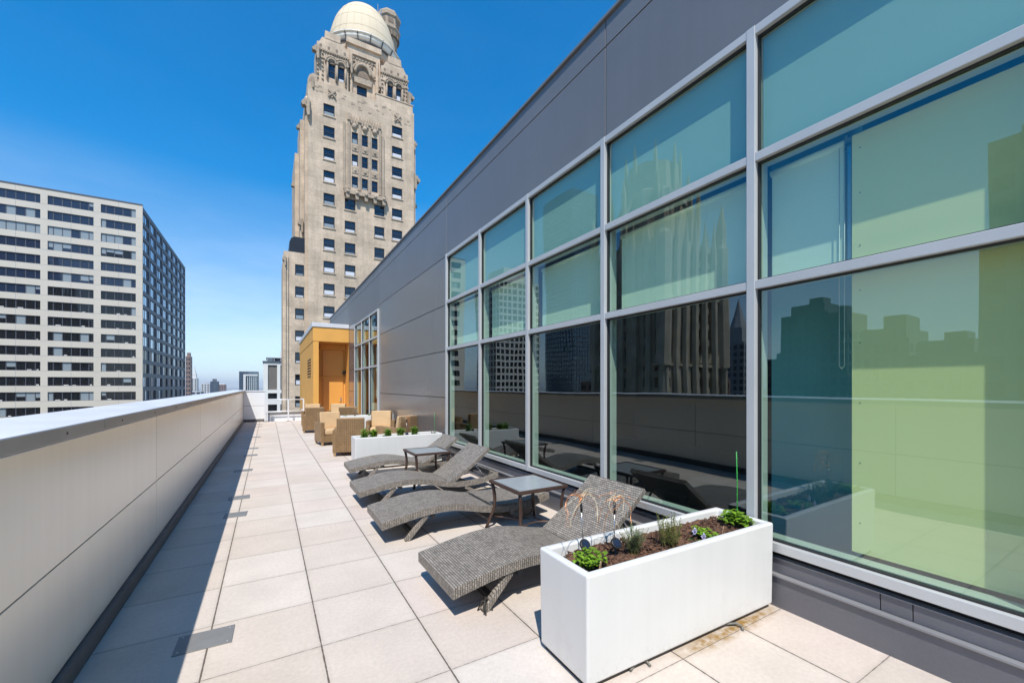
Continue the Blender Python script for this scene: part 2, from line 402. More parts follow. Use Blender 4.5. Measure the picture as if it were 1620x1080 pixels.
def tag(o, label=None, cat=None, group=None, kind=None):
    if label: o['label'] = label
    if cat: o['category'] = cat
    if group: o['group'] = group
    if kind: o['kind'] = kind
    return o
def empty(name, loc, label=None, cat=None, group=None, rz=0.):
    o = bpy.data.objects.new(name, None); COL.objects.link(o); o.location = loc; o.rotation_euler = (0, 0, rz)
    o.empty_display_size = .2
    return tag(o, label, cat, group)
def kids(o): return [c for c in bpy.data.objects if c.parent == o]
def copy_tree(o, parent=None):
    c = o.copy(); COL.objects.link(c)
    if parent is not None: c.parent = parent
    for ch in kids(o): copy_tree(ch, c)
    return c
FY = lambda y: (lambda u, v, w: (u, y + w, v))        # wall facing -Y
FXp = lambda x: (lambda u, v, w: (x - w, u, v))       # wall facing +X
FXm = lambda x: (lambda u, v, w: (x + w, u, v))       # wall facing -X

SUN_E, SKY_E, SKY_SAT, EXPO, SKY_K, HAZE = 3.2, .145, 1.55, .74, .05, .00012
# ------------------------------------------------------------------ ground and terrace
mb = MB(); mb.box(-15800, 15800, -2800, 21800, -61.5, -60.9)
tag(mb.build('city_ground', 'city_ground'), kind='structure')
mb = MB(); mb.box(-.93, 3.30, -6, 21.72, -.4, 0)
tag(mb.build('terrace_floor', 'paver'), kind='structure')
# the block the terrace stands on
mb = MB(); mb.box(-1.27, 24, -30, 27.5, -61, -.42)
tag(mb.build('host_building', 'concrete'), 'beige masonry building block carrying the roof terrace', 'building')

# parapet along the street
pw = empty('parapet_wall', (0, 0, 0), 'long beige metal panelled parapet with white coping along the terrace edge', 'parapet')
mb = MB(); mb.box(-1.25, -.975, -6, 21.9, -.41, 1.33); mb.build('wall_core', 'gap_dark', pw)
ys = [-6, -3.9, -.8, 2.22, 5.317, 8.431, 11.54, 14.65, 17.76, 21.69]
for y0, y1 in zip(ys[:-1], ys[1:]):
    for z0, z1 in ((.105, .668), (.678, 1.335)):
        mb = MB(); mb.box(-.985, -.952, y0 + .005, y1 - .005, z0, z1); mb.build('wall_panel', 'panel_beige', pw)
mb = MB(); mb.box(-.968, -.915, -6, 21.69, .0, .095); mb.build('base_strip', 'base_dark', pw)
for y0, y1 in zip((-6, -1.5, 3.45, 8.4, 13.3, 18.2), (-1.5, 3.45, 8.4, 13.3, 18.2, 22.05)):
    mb = MB(); mb.prism([(-1.30, 1.30), (-.865, 1.345), (-.865, 1.415), (-1.30, 1.43)], y0 + .0025, y1 - .0025, 'y')
    cp = mb.build('coping', 'coping_white', pw, bevel=.004)
    mb = MB(); mb.box(-.8648, -.8615, y0 + .003, y1 - .003, 1.349, 1.409); mb.build('fascia', 'fascia_metal', cp)
    mb = MB(); mb.box(-.95, -.868, y0 + .003, y1 - .003, 1.3365, 1.342); mb.build('drip_edge', 'coping_white', cp)
mb = MB()
for y0 in (-6, -1.5, 3.45, 8.4, 13.3, 18.2):
    for dy in (.35, 1.3, 2.3, 3.3, 4.4): mb.lathe((0, 0, 0), [(.0, 0)] * 2, 3) if 0 else mb.box(-.862, -.8585, y0 + dy - .006, y0 + dy + .006, 1.372, 1.384)
mb.build('coping_screw', 'base_dark', pw)
# end return of the parapet
pe = empty('parapet_return', (-.5, 21.7, 0), 'white sunlit end return of the parapet closing the far terrace corner', 'parapet')
mb = MB(); mb.box(-.45, .37, .012, .28, .1, 1.35); mb.build('wall_core', 'gap_dark', pe)
for z0, z1 in ((.125, .715), (.725, 1.345)):
    mb = MB(); mb.box(-.449, .375, 0, .03, z0, z1); mb.build('wall_panel', 'panel_white', pe, bevel=.003)
mb = MB(); mb.box(-.449, .40, -.005, .28, 0, .118); mb.build('base_strip', 'base_dark', pe)
mb = MB(); mb.box(-.44, .40, -.02, .31, 1.352, 1.40); mb.build('coping', 'coping_white', pe, bevel=.004)
# low kerb wall and white guard rail at the end
kw = empty('kerb_wall', (.8, 22.1, 0), 'low pale concrete kerb wall behind the white guard rail', 'wall')
mb = MB(); mb.box(-.88, 1.0, 0, .2, -.3, .30); mb.build('wall', 'panel_white', kw)
mb = MB(); mb.box(-.9, 1.0, -.03, .23, .302, .36); mb.build('coping', 'base_dark', kw)
mb = MB(); mb.box(-.97, .95, -.4, 0, -.06, -.012); mb.build('step', 'panel_white', kw)
gr = empty('guard_rail', (0, 21.62, 0), 'white tubular metal guard rail at the far end of the terrace', 'railing')
for z in (.98, .45):
    mb = MB(); mb.tube([(-.12, 0, z), (1.43, 0, z)], .024, 8); mb.build('rail', 'rail_white', gr)
    mb = MB(); mb.tube([(1.425, 0, z), (1.425, 1.6, z)], .024, 8); mb.build('rail', 'rail_white', gr)
for x in (-.115, -.04, .80, 1.425):
    mb = MB(); mb.box(x - .028, x + .028, -.028, .028, .02 if x != 1.425 else .3, 1.0); o = mb.build('post', 'rail_white', gr)
    if x != 1.425:
        mb = MB(); mb.box(x - .07, x + .07, -.07, .07, .0, .02); mb.build('base_plate', 'base_dark', o)

# drain plates
PLX = [(-.345, 3.256, .30), (-.35, 6.22, .24), (-.36, 7.146, .26), (-.41, 9.40, .30), (-.35, 11.36, .27), (-.34, 12.59, .24), (-.33, 15.34, .26), (-.33, 19.2, .26), (-.34, 20.4, .26)]
wh = ['nearest grey metal cover plate set across a paver joint', 'grey cover plate just left of the second lounger, nearer of a close pair', 'grey cover plate just beyond its neighbour in a close pair',
      'grey cover plate half in the parapet shadow level with the far lounger', 'grey cover plate on the paver joint level with the far white planter front', 'grey cover plate on the joint level with the first tan chairs',
      'small grey cover plate on the joint level with the middle chairs', 'small grey cover plate last but one before the far wall', 'small grey cover plate closest to the far wall']
for (x, y, w), t in zip(PLX, wh):
    o = empty('cover_plate', (x, y, 0), t, 'cover plate', 'metal cover plates along the paver joint', R(random.uniform(-4, 4)))
    mb = MB(); mb.box(-w / 2, w / 2, -.11, .11, .0, .006); mb.build('plate', 'plate', o, bevel=.002)
    mb = MB()
    for sx in (-1, 1):
        for sy in (-1, 1): mb.lathe((sx * (w / 2 - .025), sy * .085, .006), [(.006, 0), (.006, .002), (.001, .003)], 8)
    mb.build('screw', 'steel', o)

# ------------------------------------------------------------------ glass pavilion (right)
XW = 3.25
gp = empty('glass_pavilion', (XW, 0, 0), 'long grey metal clad penthouse with a tall green tinted window grid', 'building')
def gpb(name, mb, mat_, parent=None, bevel=0., uv=False):
    o = mb.build(name, mat_, parent if parent else gp, bevel=bevel, uv=uv)
    return o
rel = lambda x: x - XW       # geometry is written in world x and shifted to the empty
class GB(MB):
    def box(s, x0, x1, *a, **k): return MB.box(s, x0 - XW, x1 - XW, *a, **k)
# cladding panels: (y0,y1,z0,z1)
GAP = .007
def panel(y0, y1, z0, z1, m='panel_grey'):
    mb = GB(); mb.box(XW, XW + .04, y0 + GAP, y1 - GAP, z0 + GAP, z1 - GAP); gpb('wall_panel', mb, m, bevel=.003)
WZ = [.45, 2.385, 3.36, 4.33]
for y0, y1 in ((-6., -1.6), (-1.6, 3.455), (3.455, 8.25), (8.25, 14.40), (14.40, 20.55), (20.55, 27.4)):
    panel(y0, y1, 4.36, 5.40); panel(y0, y1, 5.40, 5.70)
for z0, z1 in ((.36, 1.365), (1.365, 2.35), (2.35, 3.33), (3.33, 4.36)):
    panel(8.20, 14.42, z0, z1, 'panel_grey_low'); panel(18.86, 20.48, z0, z1, 'panel_grey_low')
    panel(-6, -1.4, z0, z1, 'panel_grey_low')
panel(8.20, 14.42, .1, .36, 'panel_grey_low'); panel(18.86, 20.48, .02, .36, 'panel_grey_low')
mb = GB(); mb.box(XW + .036, XW + .07, -6, 27.4, 4.34, 5.7)
for a, b in ((-6, -1.4), (8.2, 14.42), (18.86, 27.4)): mb.box(XW + .036, XW + .07, a, b, .02, 4.338)
gpb('panel_backing', mb, 'gap_dark')
mb = GB(); mb.box(XW - .03, XW + .35, -6.1, 27.5, 5.70, 5.735); gpb('coping', mb, 'panel_grey', bevel=.004)
mb = GB(); mb.box(XW + .05, XW + 9, -6, 27.45, 5.5, 5.69); gpb('roof', mb, 'base_dark')
mb = GB(); mb.box(XW + 9, XW + 9.2, -6, 27.45, -.4, 5.69); mb.box(XW + .07, XW + 9, 27.3, 27.45, -.4, 5.5); mb.box(XW + .07, XW + 9, -6, -5.85, -.4, 5.5); gpb('outer_wall', mb, 'panel_grey')
# head strip between window and fascia
mb = GB(); mb.box(XW - .004, XW + .05, -1.4, 8.2, 4.322, 4.358); gpb('head_flashing', mb, 'base_dark')
# stepped curb below the window
mb = GB(); mb.box(XW - .045, XW + .05, -6, 20.47, -.1, .222); gpb('curb', mb, 'curb_grey', bevel=.004)
mb = GB(); mb.box(XW - .062, XW - .0, -6, 20.47, .224, .240); gpb('curb_flashing', mb, 'flashing', bevel=.002)
cy = [-6, -3, -.6, .9, 1.04, 3.1, 5.2, 7.3, 9.4, 11.5, 13.6, 15.7, 17.8, 20.4]
cy = [-6, -3, -.6, .892, 1.041, 2.35, 3.9, 5.4, 6.9, 8.2]
for a, b in zip(cy[:-1], cy[1:]):
    mb = GB(); mb.box(XW - .018, XW + .05, a + .002, b - .002, .241, .345); gpb('curb_block', mb, 'curb_grey', bevel=.003)
mb = GB(); mb.box(XW - .03, XW + .06, -1.6, 8.2, .347, .352); gpb('drip_edge', mb, 'flashing')
mb = GB(); mb.box(XW + .03, XW + .1, -1.6, 8.2, .35, .40); gpb('shadow_gap', mb, 'gap_dark')

def window_wall(ym, zs, zbot, sill=True):
    """metal grid with its panes; ym mullion axes, zs transom axes"""
    w = .033; fx = XW - .05; bx = XW + .135
    mb = GB()
    for i, y in enumerate(ym): mb.box(fx, XW + .03, y - w, y + w, zs[0] - .055, zs[-1] + .035)
    for y0, y1 in zip(ym[:-1], ym[1:]):
        for i, z in enumerate(zs):
            a, b = (z - .055, z + .012) if i == 0 else (z - w, z + w)
            mb.box(fx + .004, XW + .03, y0 + w, y1 - w, a, b)
    fr = gpb('window_frame', mb, 'alu', bevel=.004)
    mb = GB()           # black gaskets round every pane
    g = .012
    for y0, y1 in zip(ym[:-1], ym[1:]):
        for i, (z0, z1) in enumerate(zip(zs[:-1], zs[1:])):
            a, b, c, d = y0 + w, y1 - w, z0 + (w if i else .012), z1 - w
            mb.box(XW - .012, XW + .02, a, a + g, c, d); mb.box(XW - .012, XW + .02, b - g, b, c, d)
            mb.box(XW - .012, XW + .02, a + g, b - g, c, c + g); mb.box(XW - .012, XW + .02, a + g, b - g, d - g, d)
    gpb('gasket', mb, 'alu_dark', fr)
    for y0, y1 in zip(ym[:-1], ym[1:]):
        for i, (z0, z1) in enumerate(zip(zs[:-1], zs[1:])):
            a, b, c, d = y0 + w, y1 - w, z0 + (w if i else .012), z1 - w
            p = GB(); t = random.uniform(-.003, .003); t2 = random.uniform(-.003, .003)
            p.quad([(.008 - t - t2, a, d), (.008 + t, b, d), (.008 + t + t2, b, c), (.008 - t, a, c)])
            p.build('pane', 'pane', fr, recalc=False)
    mb = GB()
    for y in ym: mb.box(XW + .03, bx, y - w + .004, y + w - .004, zs[0] - .05, zs[-1])
    for y0, y1 in zip(ym[:-1], ym[1:]):
        for i, z in enumerate(zs): mb.box(XW + .03, bx, y0 + w, y1 - w, z - w + .006, z + w - .006)
    gpb('inner_mullion', mb, 'inner_frame', fr)
    return fr
YM = [-1.33, .24, 1.815, 3.455, 5.02, 6.58, 8.165]
window_wall(YM, WZ, .45)
window_wall([14.46, 15.83, 17.3, 18.82], [.16, 2.30, 3.30, 4.20], .1)
mb = GB(); mb.box(XW - .01, XW + .04, 14.40, 18.86, 4.236, 4.36); mb.box(XW - .01, XW + .04, 14.42, 18.86, .0, .104); gpb('window_surround', mb, 'panel_grey')
# what stands behind the glass
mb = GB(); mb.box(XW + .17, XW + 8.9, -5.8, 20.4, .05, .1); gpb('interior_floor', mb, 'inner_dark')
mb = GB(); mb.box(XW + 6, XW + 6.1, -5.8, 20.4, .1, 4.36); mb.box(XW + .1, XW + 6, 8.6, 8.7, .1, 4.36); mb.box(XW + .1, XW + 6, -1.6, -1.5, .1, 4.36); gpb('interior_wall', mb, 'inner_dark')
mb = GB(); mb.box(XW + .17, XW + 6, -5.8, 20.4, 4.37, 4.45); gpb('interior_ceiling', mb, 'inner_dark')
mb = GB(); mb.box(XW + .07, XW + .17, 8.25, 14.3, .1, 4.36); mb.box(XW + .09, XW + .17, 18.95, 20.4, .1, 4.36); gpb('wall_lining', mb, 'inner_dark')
for y0, y1 in zip(YM[:-1], YM[1:]):
    mb = GB(); mb.box(XW + .055, XW + .075, y0 + .04, y1 - .04, 3.40, 4.30); gpb('spandrel_board', mb, 'spandrel')
for y0, y1 in ((1.30, 1.77), (1.90, 3.38), (3.53, 4.94), (5.09, 6.5), (6.66, 8.08)):
    mb = GB(); mb.box(XW + .172, XW + .175, y0, y1, 2.43, 3.27)
    o = gpb('roller_blind', mb, 'blind')
    mb = MB(); mb.tube([(.178, y0 - .01, 3.28), (.178, y1 + .01, 3.28)], .026, 12); gpb('blind_tube', mb, 'blind', o)
    mb = MB(); mb.box(.15, .21, y0 - .03, y0 - .012, 3.235, 3.32); gpb('blind_bracket', mb, 'sky_glass', o)
mb = MB(); mb.tube([(.145, 1.285, 3.25), (.145, 1.285, 1.75), (.145, 1.30, 1.73), (.145, 1.315, 1.75), (.145, 1.315, 3.25)], .003, 6); gpb('blind_cord', mb, 'inner_frame')
mb = GB()
mb.box(XW + .15, XW + .185, .33, 1.245, .5, 2.36); mb.box(XW + .15, XW + .185, .33, 1.245, 2.42, 3.30)
mb.box(XW + .15, XW + .185, -1.28, .15, .5, 3.30)
gpb('partition_board', mb, 'wall_board')
mb = MB()
for z in (.7, 1.1, 1.5, 1.9, 2.25, 2.55, 2.9, 3.2):
    for y in (.37, 1.20): mb.box(.147, .15, y - .003, y + .003, z - .003, z + .003)
gpb('board_screw', mb, 'base_dark')
mb = GB(); mb.box(XW + .8, XW + .9, .3, 2.1, .1, 4.3); mb.box(XW + .186, XW + .8, 1.2, 1.24, .1, 4.3); gpb('partition', mb, 'inner_mid')
mb = GB(); mb.box(XW + .15, XW + .8, 1.25, 1.27, 2.4, 3.3); gpb('partition_edge', mb, 'sky_glass')
# a second window bay's curtains
for y in (14.9, 16.3, 17.7):
    mb = GB(); mb.box(XW + .5, XW + .55, y, y + .9, 1.1, 3.2); gpb('curtain', mb, 'blind')
# ------------------------------------------------------------------ orange stair house
sh = empty('stair_house', (1.742, 20.5, 0), 'orange stucco stair house with white coping and recessed doorway', 'building')
X0, X1, XP = 0., 1.505, .222           # local x: left face, wall of pavilion, right edge of corner pier
mb = MB()
mb.holes(lambda u, v, w: (u, w, v), X0, X1, -.02, 4.26, [(XP, X1 - .001, -.02, 3.61)], 1.1)
mb.quad([(XP, 1.1, -.02), (X1, 1.1, -.02), (X1, 1.1, 3.61), (XP, 1.1, 3.61)])
mb.box(X0, X1, 1.12, 9.1, -.02, 4.26)
mb.quad([(X0, 0, -.02), (X0, 1.12, -.02), (X0, 1.12, 4.26), (X0, 0, 4.26)]); mb.quad([(X0, 0, 4.26), (X1, 0, 4.26), (X1, 1.12, 4.26), (X0, 1.12, 4.26)])
mb.build('wall', 'orange', sh, recalc=False)
mb = MB(); mb.box(-.012, X1, -.014, -.001, 3.62, 4.255); mb.box(-.014, -.001, -.012, 9.1, 3.62, 4.255); mb.build('fascia_band', 'orange', sh, bevel=.006)
mb = MB(); mb.box(-.05, X1, -.05, 9.15, 4.262, 4.45); mb.build('coping', 'coping_white', sh, bevel=.01)
mb = MB(); mb.box(XP + .08, XP + .16, .99, 1.098, 0, 3.35); mb.box(XP + .16, X1, 1.02, 1.098, 3.33, 3.60); mb.box(XP + .16, X1, 1.02, 1.098, 1.98, 2.06); mb.build('door_surround', 'orange', sh, bevel=.008)
d = MB(); d.box(.52, 1.40, 1.045, 1.098, .01, 1.975); do = d.build('door', 'door_orange', sh, bevel=.004)
d = MB(); d.box(.50, 1.42, 1.03, 1.097, 2.07, 3.32); d.build('transom_panel', 'door_orange', sh, bevel=.004)
d = MB(); d.tube([(1.31, 1.045, .92), (1.31, .985, .92), (1.21, .98, .92)], .012, 8); d.lathe((0, 0, 0), [(.03, 0), (.03, .01)], 12); d.v = d.v[:]; 
d.box(1.285, 1.335, 1.035, 1.044, .86, 1.05); d.build('handle', 'steel', do)
lv = MB()
lv.box(-.012, -.002, 1.2, 3.05, 2.06, 2.90)
for i in range(6): lv.box(-.03, -.013, 1.22, 3.03, 2.09 + i * .135, 2.14 + i * .135, 1)
lv.build('louvre_vent', ['gap_dark', 'orange'], sh)
wl = MB(); wl.box(-.03, .0, -.05, .05, -.08, .08); wl.lathe((-.09, 0, -.1), [(.03, .16), (.06, .12), (.075, 0), (.065, 0)], 12); 
o = tag(wl.build('wall_lamp', 'black', loc=(XW - .002, 21.35, 2.27)), 'small black wall lamp in the recess beside the orange door', 'wall lamp')

# ------------------------------------------------------------------ sun loungers
LP = [(0, .235), (.06, .248), (.14, .262), (.27, .287), (.40, .308), (.52, .320), (.64, .325), (.76, .320), (.88, .302), (1.0, .277), (1.12, .248), (1.25, .222), (1.4, .205), (1.55, .20), (1.7, .205), (1.88, .232), (2.05, .275)]
def topz(u):
    for (a, za), (b, zb) in zip(LP[:-1], LP[1:]):
        if a <= u <= b: return za + (zb - za) * (u - a) / (b - a)
    return LP[-1][1]
LW = .73; TH = .074
def strip(us, v0, v1, th, dz=0., nv=1):
    mb = MB()
    for a, b in zip(us[:-1], us[1:]):
        za, zb = topz(a) + dz, topz(b) + dz
        mb.quad([(a, v0, za), (b, v0, zb), (b, v1, zb), (a, v1, za)], 0, True)
        mb.quad([(a, v0, za - th), (a, v1, za - th), (b, v1, zb - th), (b, v0, zb - th)])
        mb.quad([(a, v0, za - th), (b, v0, zb - th), (b, v0, zb), (a, v0, za)]); mb.quad([(a, v1, za), (b, v1, zb), (b, v1, zb - th), (a, v1, za - th)])
    a = us[0]; za = topz(a) + dz; mb.quad([(a, v0, za - th), (a, v0, za), (a, v1, za), (a, v1, za - th)])
    a = us[-1]; za = topz(a) + dz; mb.quad([(a, v0, za), (a, v0, za - th), (a, v1, za - th), (a, v1, za)])
    return mb
def lin(a, b, n): return [a + (b - a) * i / n for i in range(n + 1)]
def lounger(x, y, label, raised, rz=0., frayed=False):
    r = empty('sun_lounger', (x, y, 0), label, 'sun lounger', 'grey woven sun loungers in a row by the window wall', rz)
    strip(lin(0, 1.235, 34), 0, LW, TH).build('seat', 'weave_grey', r, uv=True)
    for v0 in (0, LW - .05):
        strip(lin(1.235, 2.05, 16), v0, v0 + .05, TH).build('side_rail', 'weave_grey', r, uv=True)
    mb = MB(); mb.box(2.0, 2.05, .05, LW - .05, .2, .27); mb.box(1.55, 1.59, .05, LW - .05, .13, .17); mb.build('cross_bar', 'weave_grey', r, uv=True)
    mb = MB()
    n = 18; hx, hz = 1.25, .222
    if raised:
        ang = R(raised); L = .775
        pts = []
        for i in range(n + 1):
            t = i / n; s_ = t * L; sag = -.018 * math.sin(PI * t)
            pts.append((hx + s_ * math.cos(ang) - sag * math.sin(ang), hz + s_ * math.sin(ang) + sag * math.cos(ang)))
    else:
        pts = [(hx + .74 * i / n, topz(hx + .74 * i / n) + .022) for i in range(n + 1)]
    th = .045; v0, v1 = (.004, LW - .004) if raised else (.012, LW - .012)
    for (a, za), (b, zb) in zip(pts[:-1], pts[1:]):
        dx, dz = b - a, zb - za; q = math.hypot(dx, dz); nx, nz = dz / q * th, -dx / q * th
        mb.quad([(a, v0, za), (b, v0, zb), (b, v1, zb), (a, v1, za)], 0, True)
        mb.quad([(a + nx, v0, za + nz), (a + nx, v1, za + nz), (b + nx, v1, zb + nz), (b + nx, v0, zb + nz)])
        mb.quad([(a + nx, v0, za + nz), (b + nx, v0, zb + nz), (b, v0, zb), (a, v0, za)]); mb.quad([(a, v1, za), (b, v1, zb), (b + nx, v1, zb + nz), (a + nx, v1, za + nz)])
    for (a, za) in (pts[0], pts[-1]): mb.quad([(a, v0, za), (a, v1, za), (a + nx, v1, za + nz), (a + nx, v0, za + nz)])
    mb.build('backrest', 'weave_grey', r, uv=True)
    if raised:      # prop frame behind the backrest
        bx, bz = pts[int(n * .62)]
        for v in (.14, LW - .14):
            mb = MB(); mb.tube([(bx + .03, v, bz - .03), (bx + .26, v, .19)], .011, 8); mb.build('prop_strut', 'steel', r)
        mb = MB(); mb.tube([(bx + .26, .1, .19), (bx + .26, LW - .1, .19)], .011, 8)
        mb.tube([(bx + .02, .1, bz - .035), (bx + .02, LW - .1, bz - .035)], .011, 8)
        for v in (.09, LW - .09): mb.bar((1.3, v, .16), (1.98, v, .2), .018, .03)
        mb.build('prop_frame', 'steel', r)
    for v in (.035, LW - .035):
        mb = MB(); mb.bar((.47, v, topz(.47) - TH - .005), (.25, v, .0), .05, .05); 
        o = mb.build('leg', 'weave_grey', r, uv=True, bevel=.006)
        mb = MB(); mb.bar((1.50, v, topz(1.5) - TH - .005), (1.70, v, .0), .05, .05); mb.build('leg', 'weave_grey', r, uv=True, bevel=.006)
        if frayed and v < .1:
            rr = random.Random(3); mb = MB()
            for k in range(11):
                a = rr.uniform(0, 2 * PI); q = rr.uniform(.02, .05); z0 = rr.uniform(.02, .09)
                mb.tube([(.26 + z0 * .2, v, z0), (.26 + q * .6 * math.cos(a), v + q * .6 * math.sin(a), z0 + rr.uniform(.0, .02)), (.25 + q * 1.4 * math.cos(a), v + q * 1.4 * math.sin(a), max(.006, z0 - rr.uniform(.02, .06)))], .006, 5)
            mb.build('frayed_strand', 'weave_grey', o)
    mb = MB(); mb.box(.30, .34, .06, LW - .06, .05, .09); mb.box(.52, .56, .0, LW, .205, .235); mb.build('brace', 'black', r)
    return r
lounger(1.08, 2.62, 'nearest grey woven sun lounger, raised back, behind the front white planter', 36, R(.6), True)
lounger(.985, 4.235, 'grey woven sun lounger with its backrest lying flat', 0)
lounger(1.02, 5.62, 'grey woven sun lounger with raised back between the two side tables', 35, R(.3))
lounger(1.17, 7.27, 'farthest grey woven sun lounger, raised back, in front of the long far planter', 33, R(-1.))

# ------------------------------------------------------------------ side tables
def side_table(x, y, h, label, rz=0.):
    r = empty('side_table', (x, y, 0), label, 'side table', 'brown metal side tables among the loungers', rz)
    a, b = .31, .33
    mb = MB(); t = .035
    mb.box(-a, a, -b, -b + t, h - .035, h); mb.box(-a, a, b - t, b, h - .035, h); mb.box(-a, -a + t, -b + t, b - t, h - .035, h); mb.box(a - t, a, -b + t, b - t, h - .035, h)
    mb.build('table_frame', 'brown_metal', r, bevel=.007)
    mb = MB(); mb.box(-a + t - .004, a - t + .004, -b + t - .004, b - t + .004, h - .016, h - .005); mb.build('tabletop', 'table_glass', r)
    for sx in (-1, 1):
        for sy in (-1, 1):
            pts = []
            for i in range(9):
                q = i / 8; o = .03 + .022 * math.sin(min(1., q / .75) * PI) - .05 * max(0., (q - .55) / .45) ** 1.5
                pts.append((sx * (a - o), sy * (b - o), (h - .03) * (1 - q)))
            mb = MB(); mb.tube(pts, .021, 4); lg = mb.build('leg', 'brown_metal', r)
    for sx, sy in ((0, -1), (1, 0), (0, 1), (-1, 0)):
        pts = []
        for i in range(11):
            q = i / 10 * 2 - 1; sag = .16 * (1 - q * q)
            pts.append(((q * (a - .05), sy * (b - .05 - sag), .14) if sx == 0 else (sx * (a - .05 - sag), q * (b - .05), .14)))
        mb = MB(); mb.tube(pts, .009, 6); mb.build('stretcher', 'brown_metal', r)
side_table(2.47, 3.86, .55, 'brown side table with frosted glass top beside the nearest lounger')
side_table(2.29, 6.70, .54, 'brown side table with frosted glass top beyond the second raised lounger')

# ------------------------------------------------------------------ armchairs
def armchair():
    r = empty('armchair', (0, 0, 0))
    for sx in (-1, 1):
        mb = MB(); x0, x1 = (sx * .39, sx * .295) if sx < 0 else (.295, .39)
        mb.prism([(-.36, .09), (.34, .09), (.34, .60), (-.36, .625)], x0, x1, 'x'); mb.build('arm', 'weave_tan', r, uv=True, bevel=.012)
    mb = MB(); mb.prism([(.25, .09), (.345, .09), (.40, .86), (.33, .875)], -.30, .30, 'x'); mb.build('backrest', 'weave_tan', r, uv=True, bevel=.014)
    mb = MB(); mb.box(-.294, .294, -.34, .27, .09, .28); mb.build('seat_base', 'weave_tan', r, uv=True, bevel=.006)
    mb = MB(); mb.box(-.285, .285, -.35, .24, .285, .43); mb.build('seat_cushion', 'cushion', r, bevel=.045, seg=4)
    mb = MB(); mb.prism([(.14, .42), (.25, .42), (.325, .87), (.235, .88)], -.275, .275, 'x'); mb.build('back_cushion', 'cushion', r, bevel=.035, seg=4)
    for sx in (-1, 1):
        for sy, yy in ((-1, -.32), (1, .30)):
            mb = MB(); mb.lathe((sx * .345, yy, 0), [(.025, 0), (.045, .092)], 4, rot=PI / 4, smooth=False); mb.build('leg', 'wood_leg', r)
    return r
proto = armchair()
AC = [((1.72, 10.42), 166, 'tan wicker armchair turned away, directly behind the left end of the far white planter'),
      ((1.55, 12.52), 8, 'tan wicker armchair facing the camera, left of the chair that shows its back'),
      ((2.83, 12.32), -16, 'tan wicker armchair facing the camera in front of the grey wall panels'),
      ((2.80, 10.42), -149, 'tan wicker armchair angled sideways near the wall, shaded back towards the planter'),
      ((1.44, 16.0), 171, 'tan wicker armchair turned away, leftmost of the far group by the rail'),
      ((2.47, 15.75), 170, 'tan wicker armchair turned away behind the small far planter'),
      ((1.53, 18.3), -6, 'tan wicker armchair facing the camera just before the orange corner pier'),
      ((2.45, 18.1), -10, 'tan wicker armchair with pale striped cushion in front of the orange door')]
for i, ((x, y), a, t) in enumerate(AC):
    o = proto if i == 0 else copy_tree(proto)
    o.location = (x, y, 0); o.rotation_euler = (0, 0, R(a)); tag(o, t, 'armchair', 'tan wicker armchairs at the far end')

# ------------------------------------------------------------------ planters
def planter(x0, x1, y0, y1, h, label):
    r = empty('planter', ((x0 + x1) / 2, (y0 + y1) / 2, 0), label, 'planter', 'long white planters along the terrace')
    a, b = (x1 - x0) / 2, (y1 - y0) / 2; t = .05; z0 = .03
    bm = bmesh.new()
    rings = [[(-a + .006, -b + .006, z0), (a - .006, b - .006, z0)], [(-a, -b, h), (a, b, h)], [(-a + t, -b + t, h), (a - t, b - t, h)], [(-a + t + .01, -b + t + .01, h - .10), (a - t - .01, b - t - .01, h - .10)]]
    vs = []
    for (p, q) in rings:
        vs.append([bm.verts.new(v) for v in ((p[0], p[1], p[2]), (q[0], p[1], p[2]), (q[0], q[1], p[2]), (p[0], q[1], p[2]))])
    for A, B in zip(vs[:-1], vs[1:]):
        for i in range(4): bm.faces.new((A[i], A[(i + 1) % 4], B[(i + 1) % 4], B[i]))
    bm.faces.new(vs[0][::-1])
    bm.faces.new(vs[-1])
    bmesh.ops.recalc_face_normals(bm, faces=bm.faces)
    me = bpy.data.meshes.new('box'); bm.to_mesh(me); bm.free(); me.materials.append(M['planter'])
    for p in me.polygons: p.use_smooth = True
    o = bpy.data.objects.new('box', me); COL.objects.link(o); o.parent = r
    bv = o.modifiers.new('bevel', 'BEVEL'); bv.width = .016; bv.segments = 4; bv.limit_method = 'ANGLE'; bv.angle_limit = R(40); bv.harden_normals = True
    mb = MB(); mb.box(-a + .03, a - .03, -b + .03, b - .03, 0, z0 - .001); mb.build('base', 'black', r)
    # mulch: bumpy sheet plus loose bark chips
    mb = MB(); nx = max(8, int((x1 - x0) / .03)); ny = max(6, int((y1 - y0) / .03)); rr = random.Random(int(x0 * 100 + y0 * 10)); ia, ib = a - t - .012, b - t - .012
    Z = [[h - .055 + rr.uniform(-.008, .008) + .012 * math.sin(i * .37) * math.cos(j * .6) for i in range(nx + 1)] for j in range(ny + 1)]
    for j in range(ny):
        for i in range(nx):
            P = lambda i, j: (-ia + 2 * ia * i / nx, -ib + 2 * ib * j / ny, Z[j][i])
            mb.quad([P(i, j), P(i + 1, j), P(i + 1, j + 1), P(i, j + 1)], 0, False)
    for k in range(int(700 * (x1 - x0))):
        x, y = rr.uniform(-ia, ia), rr.uniform(-ib, ib); s_ = rr.uniform(.004, .012)
        m = Matrix.Translation((x, y, h - .05 + rr.uniform(-.004, .008))) @ Matrix.Rotation(rr.uniform(0, PI), 4, 'Z') @ Matrix.Rotation(rr.uniform(-.7, .7), 4, 'X')
        mb.box(-s_ * 1.6, s_ * 1.6, -s_ * .5, s_ * .5, -.002, .003, 0, m)
    mb.build('soil', 'soil', r)
    return r
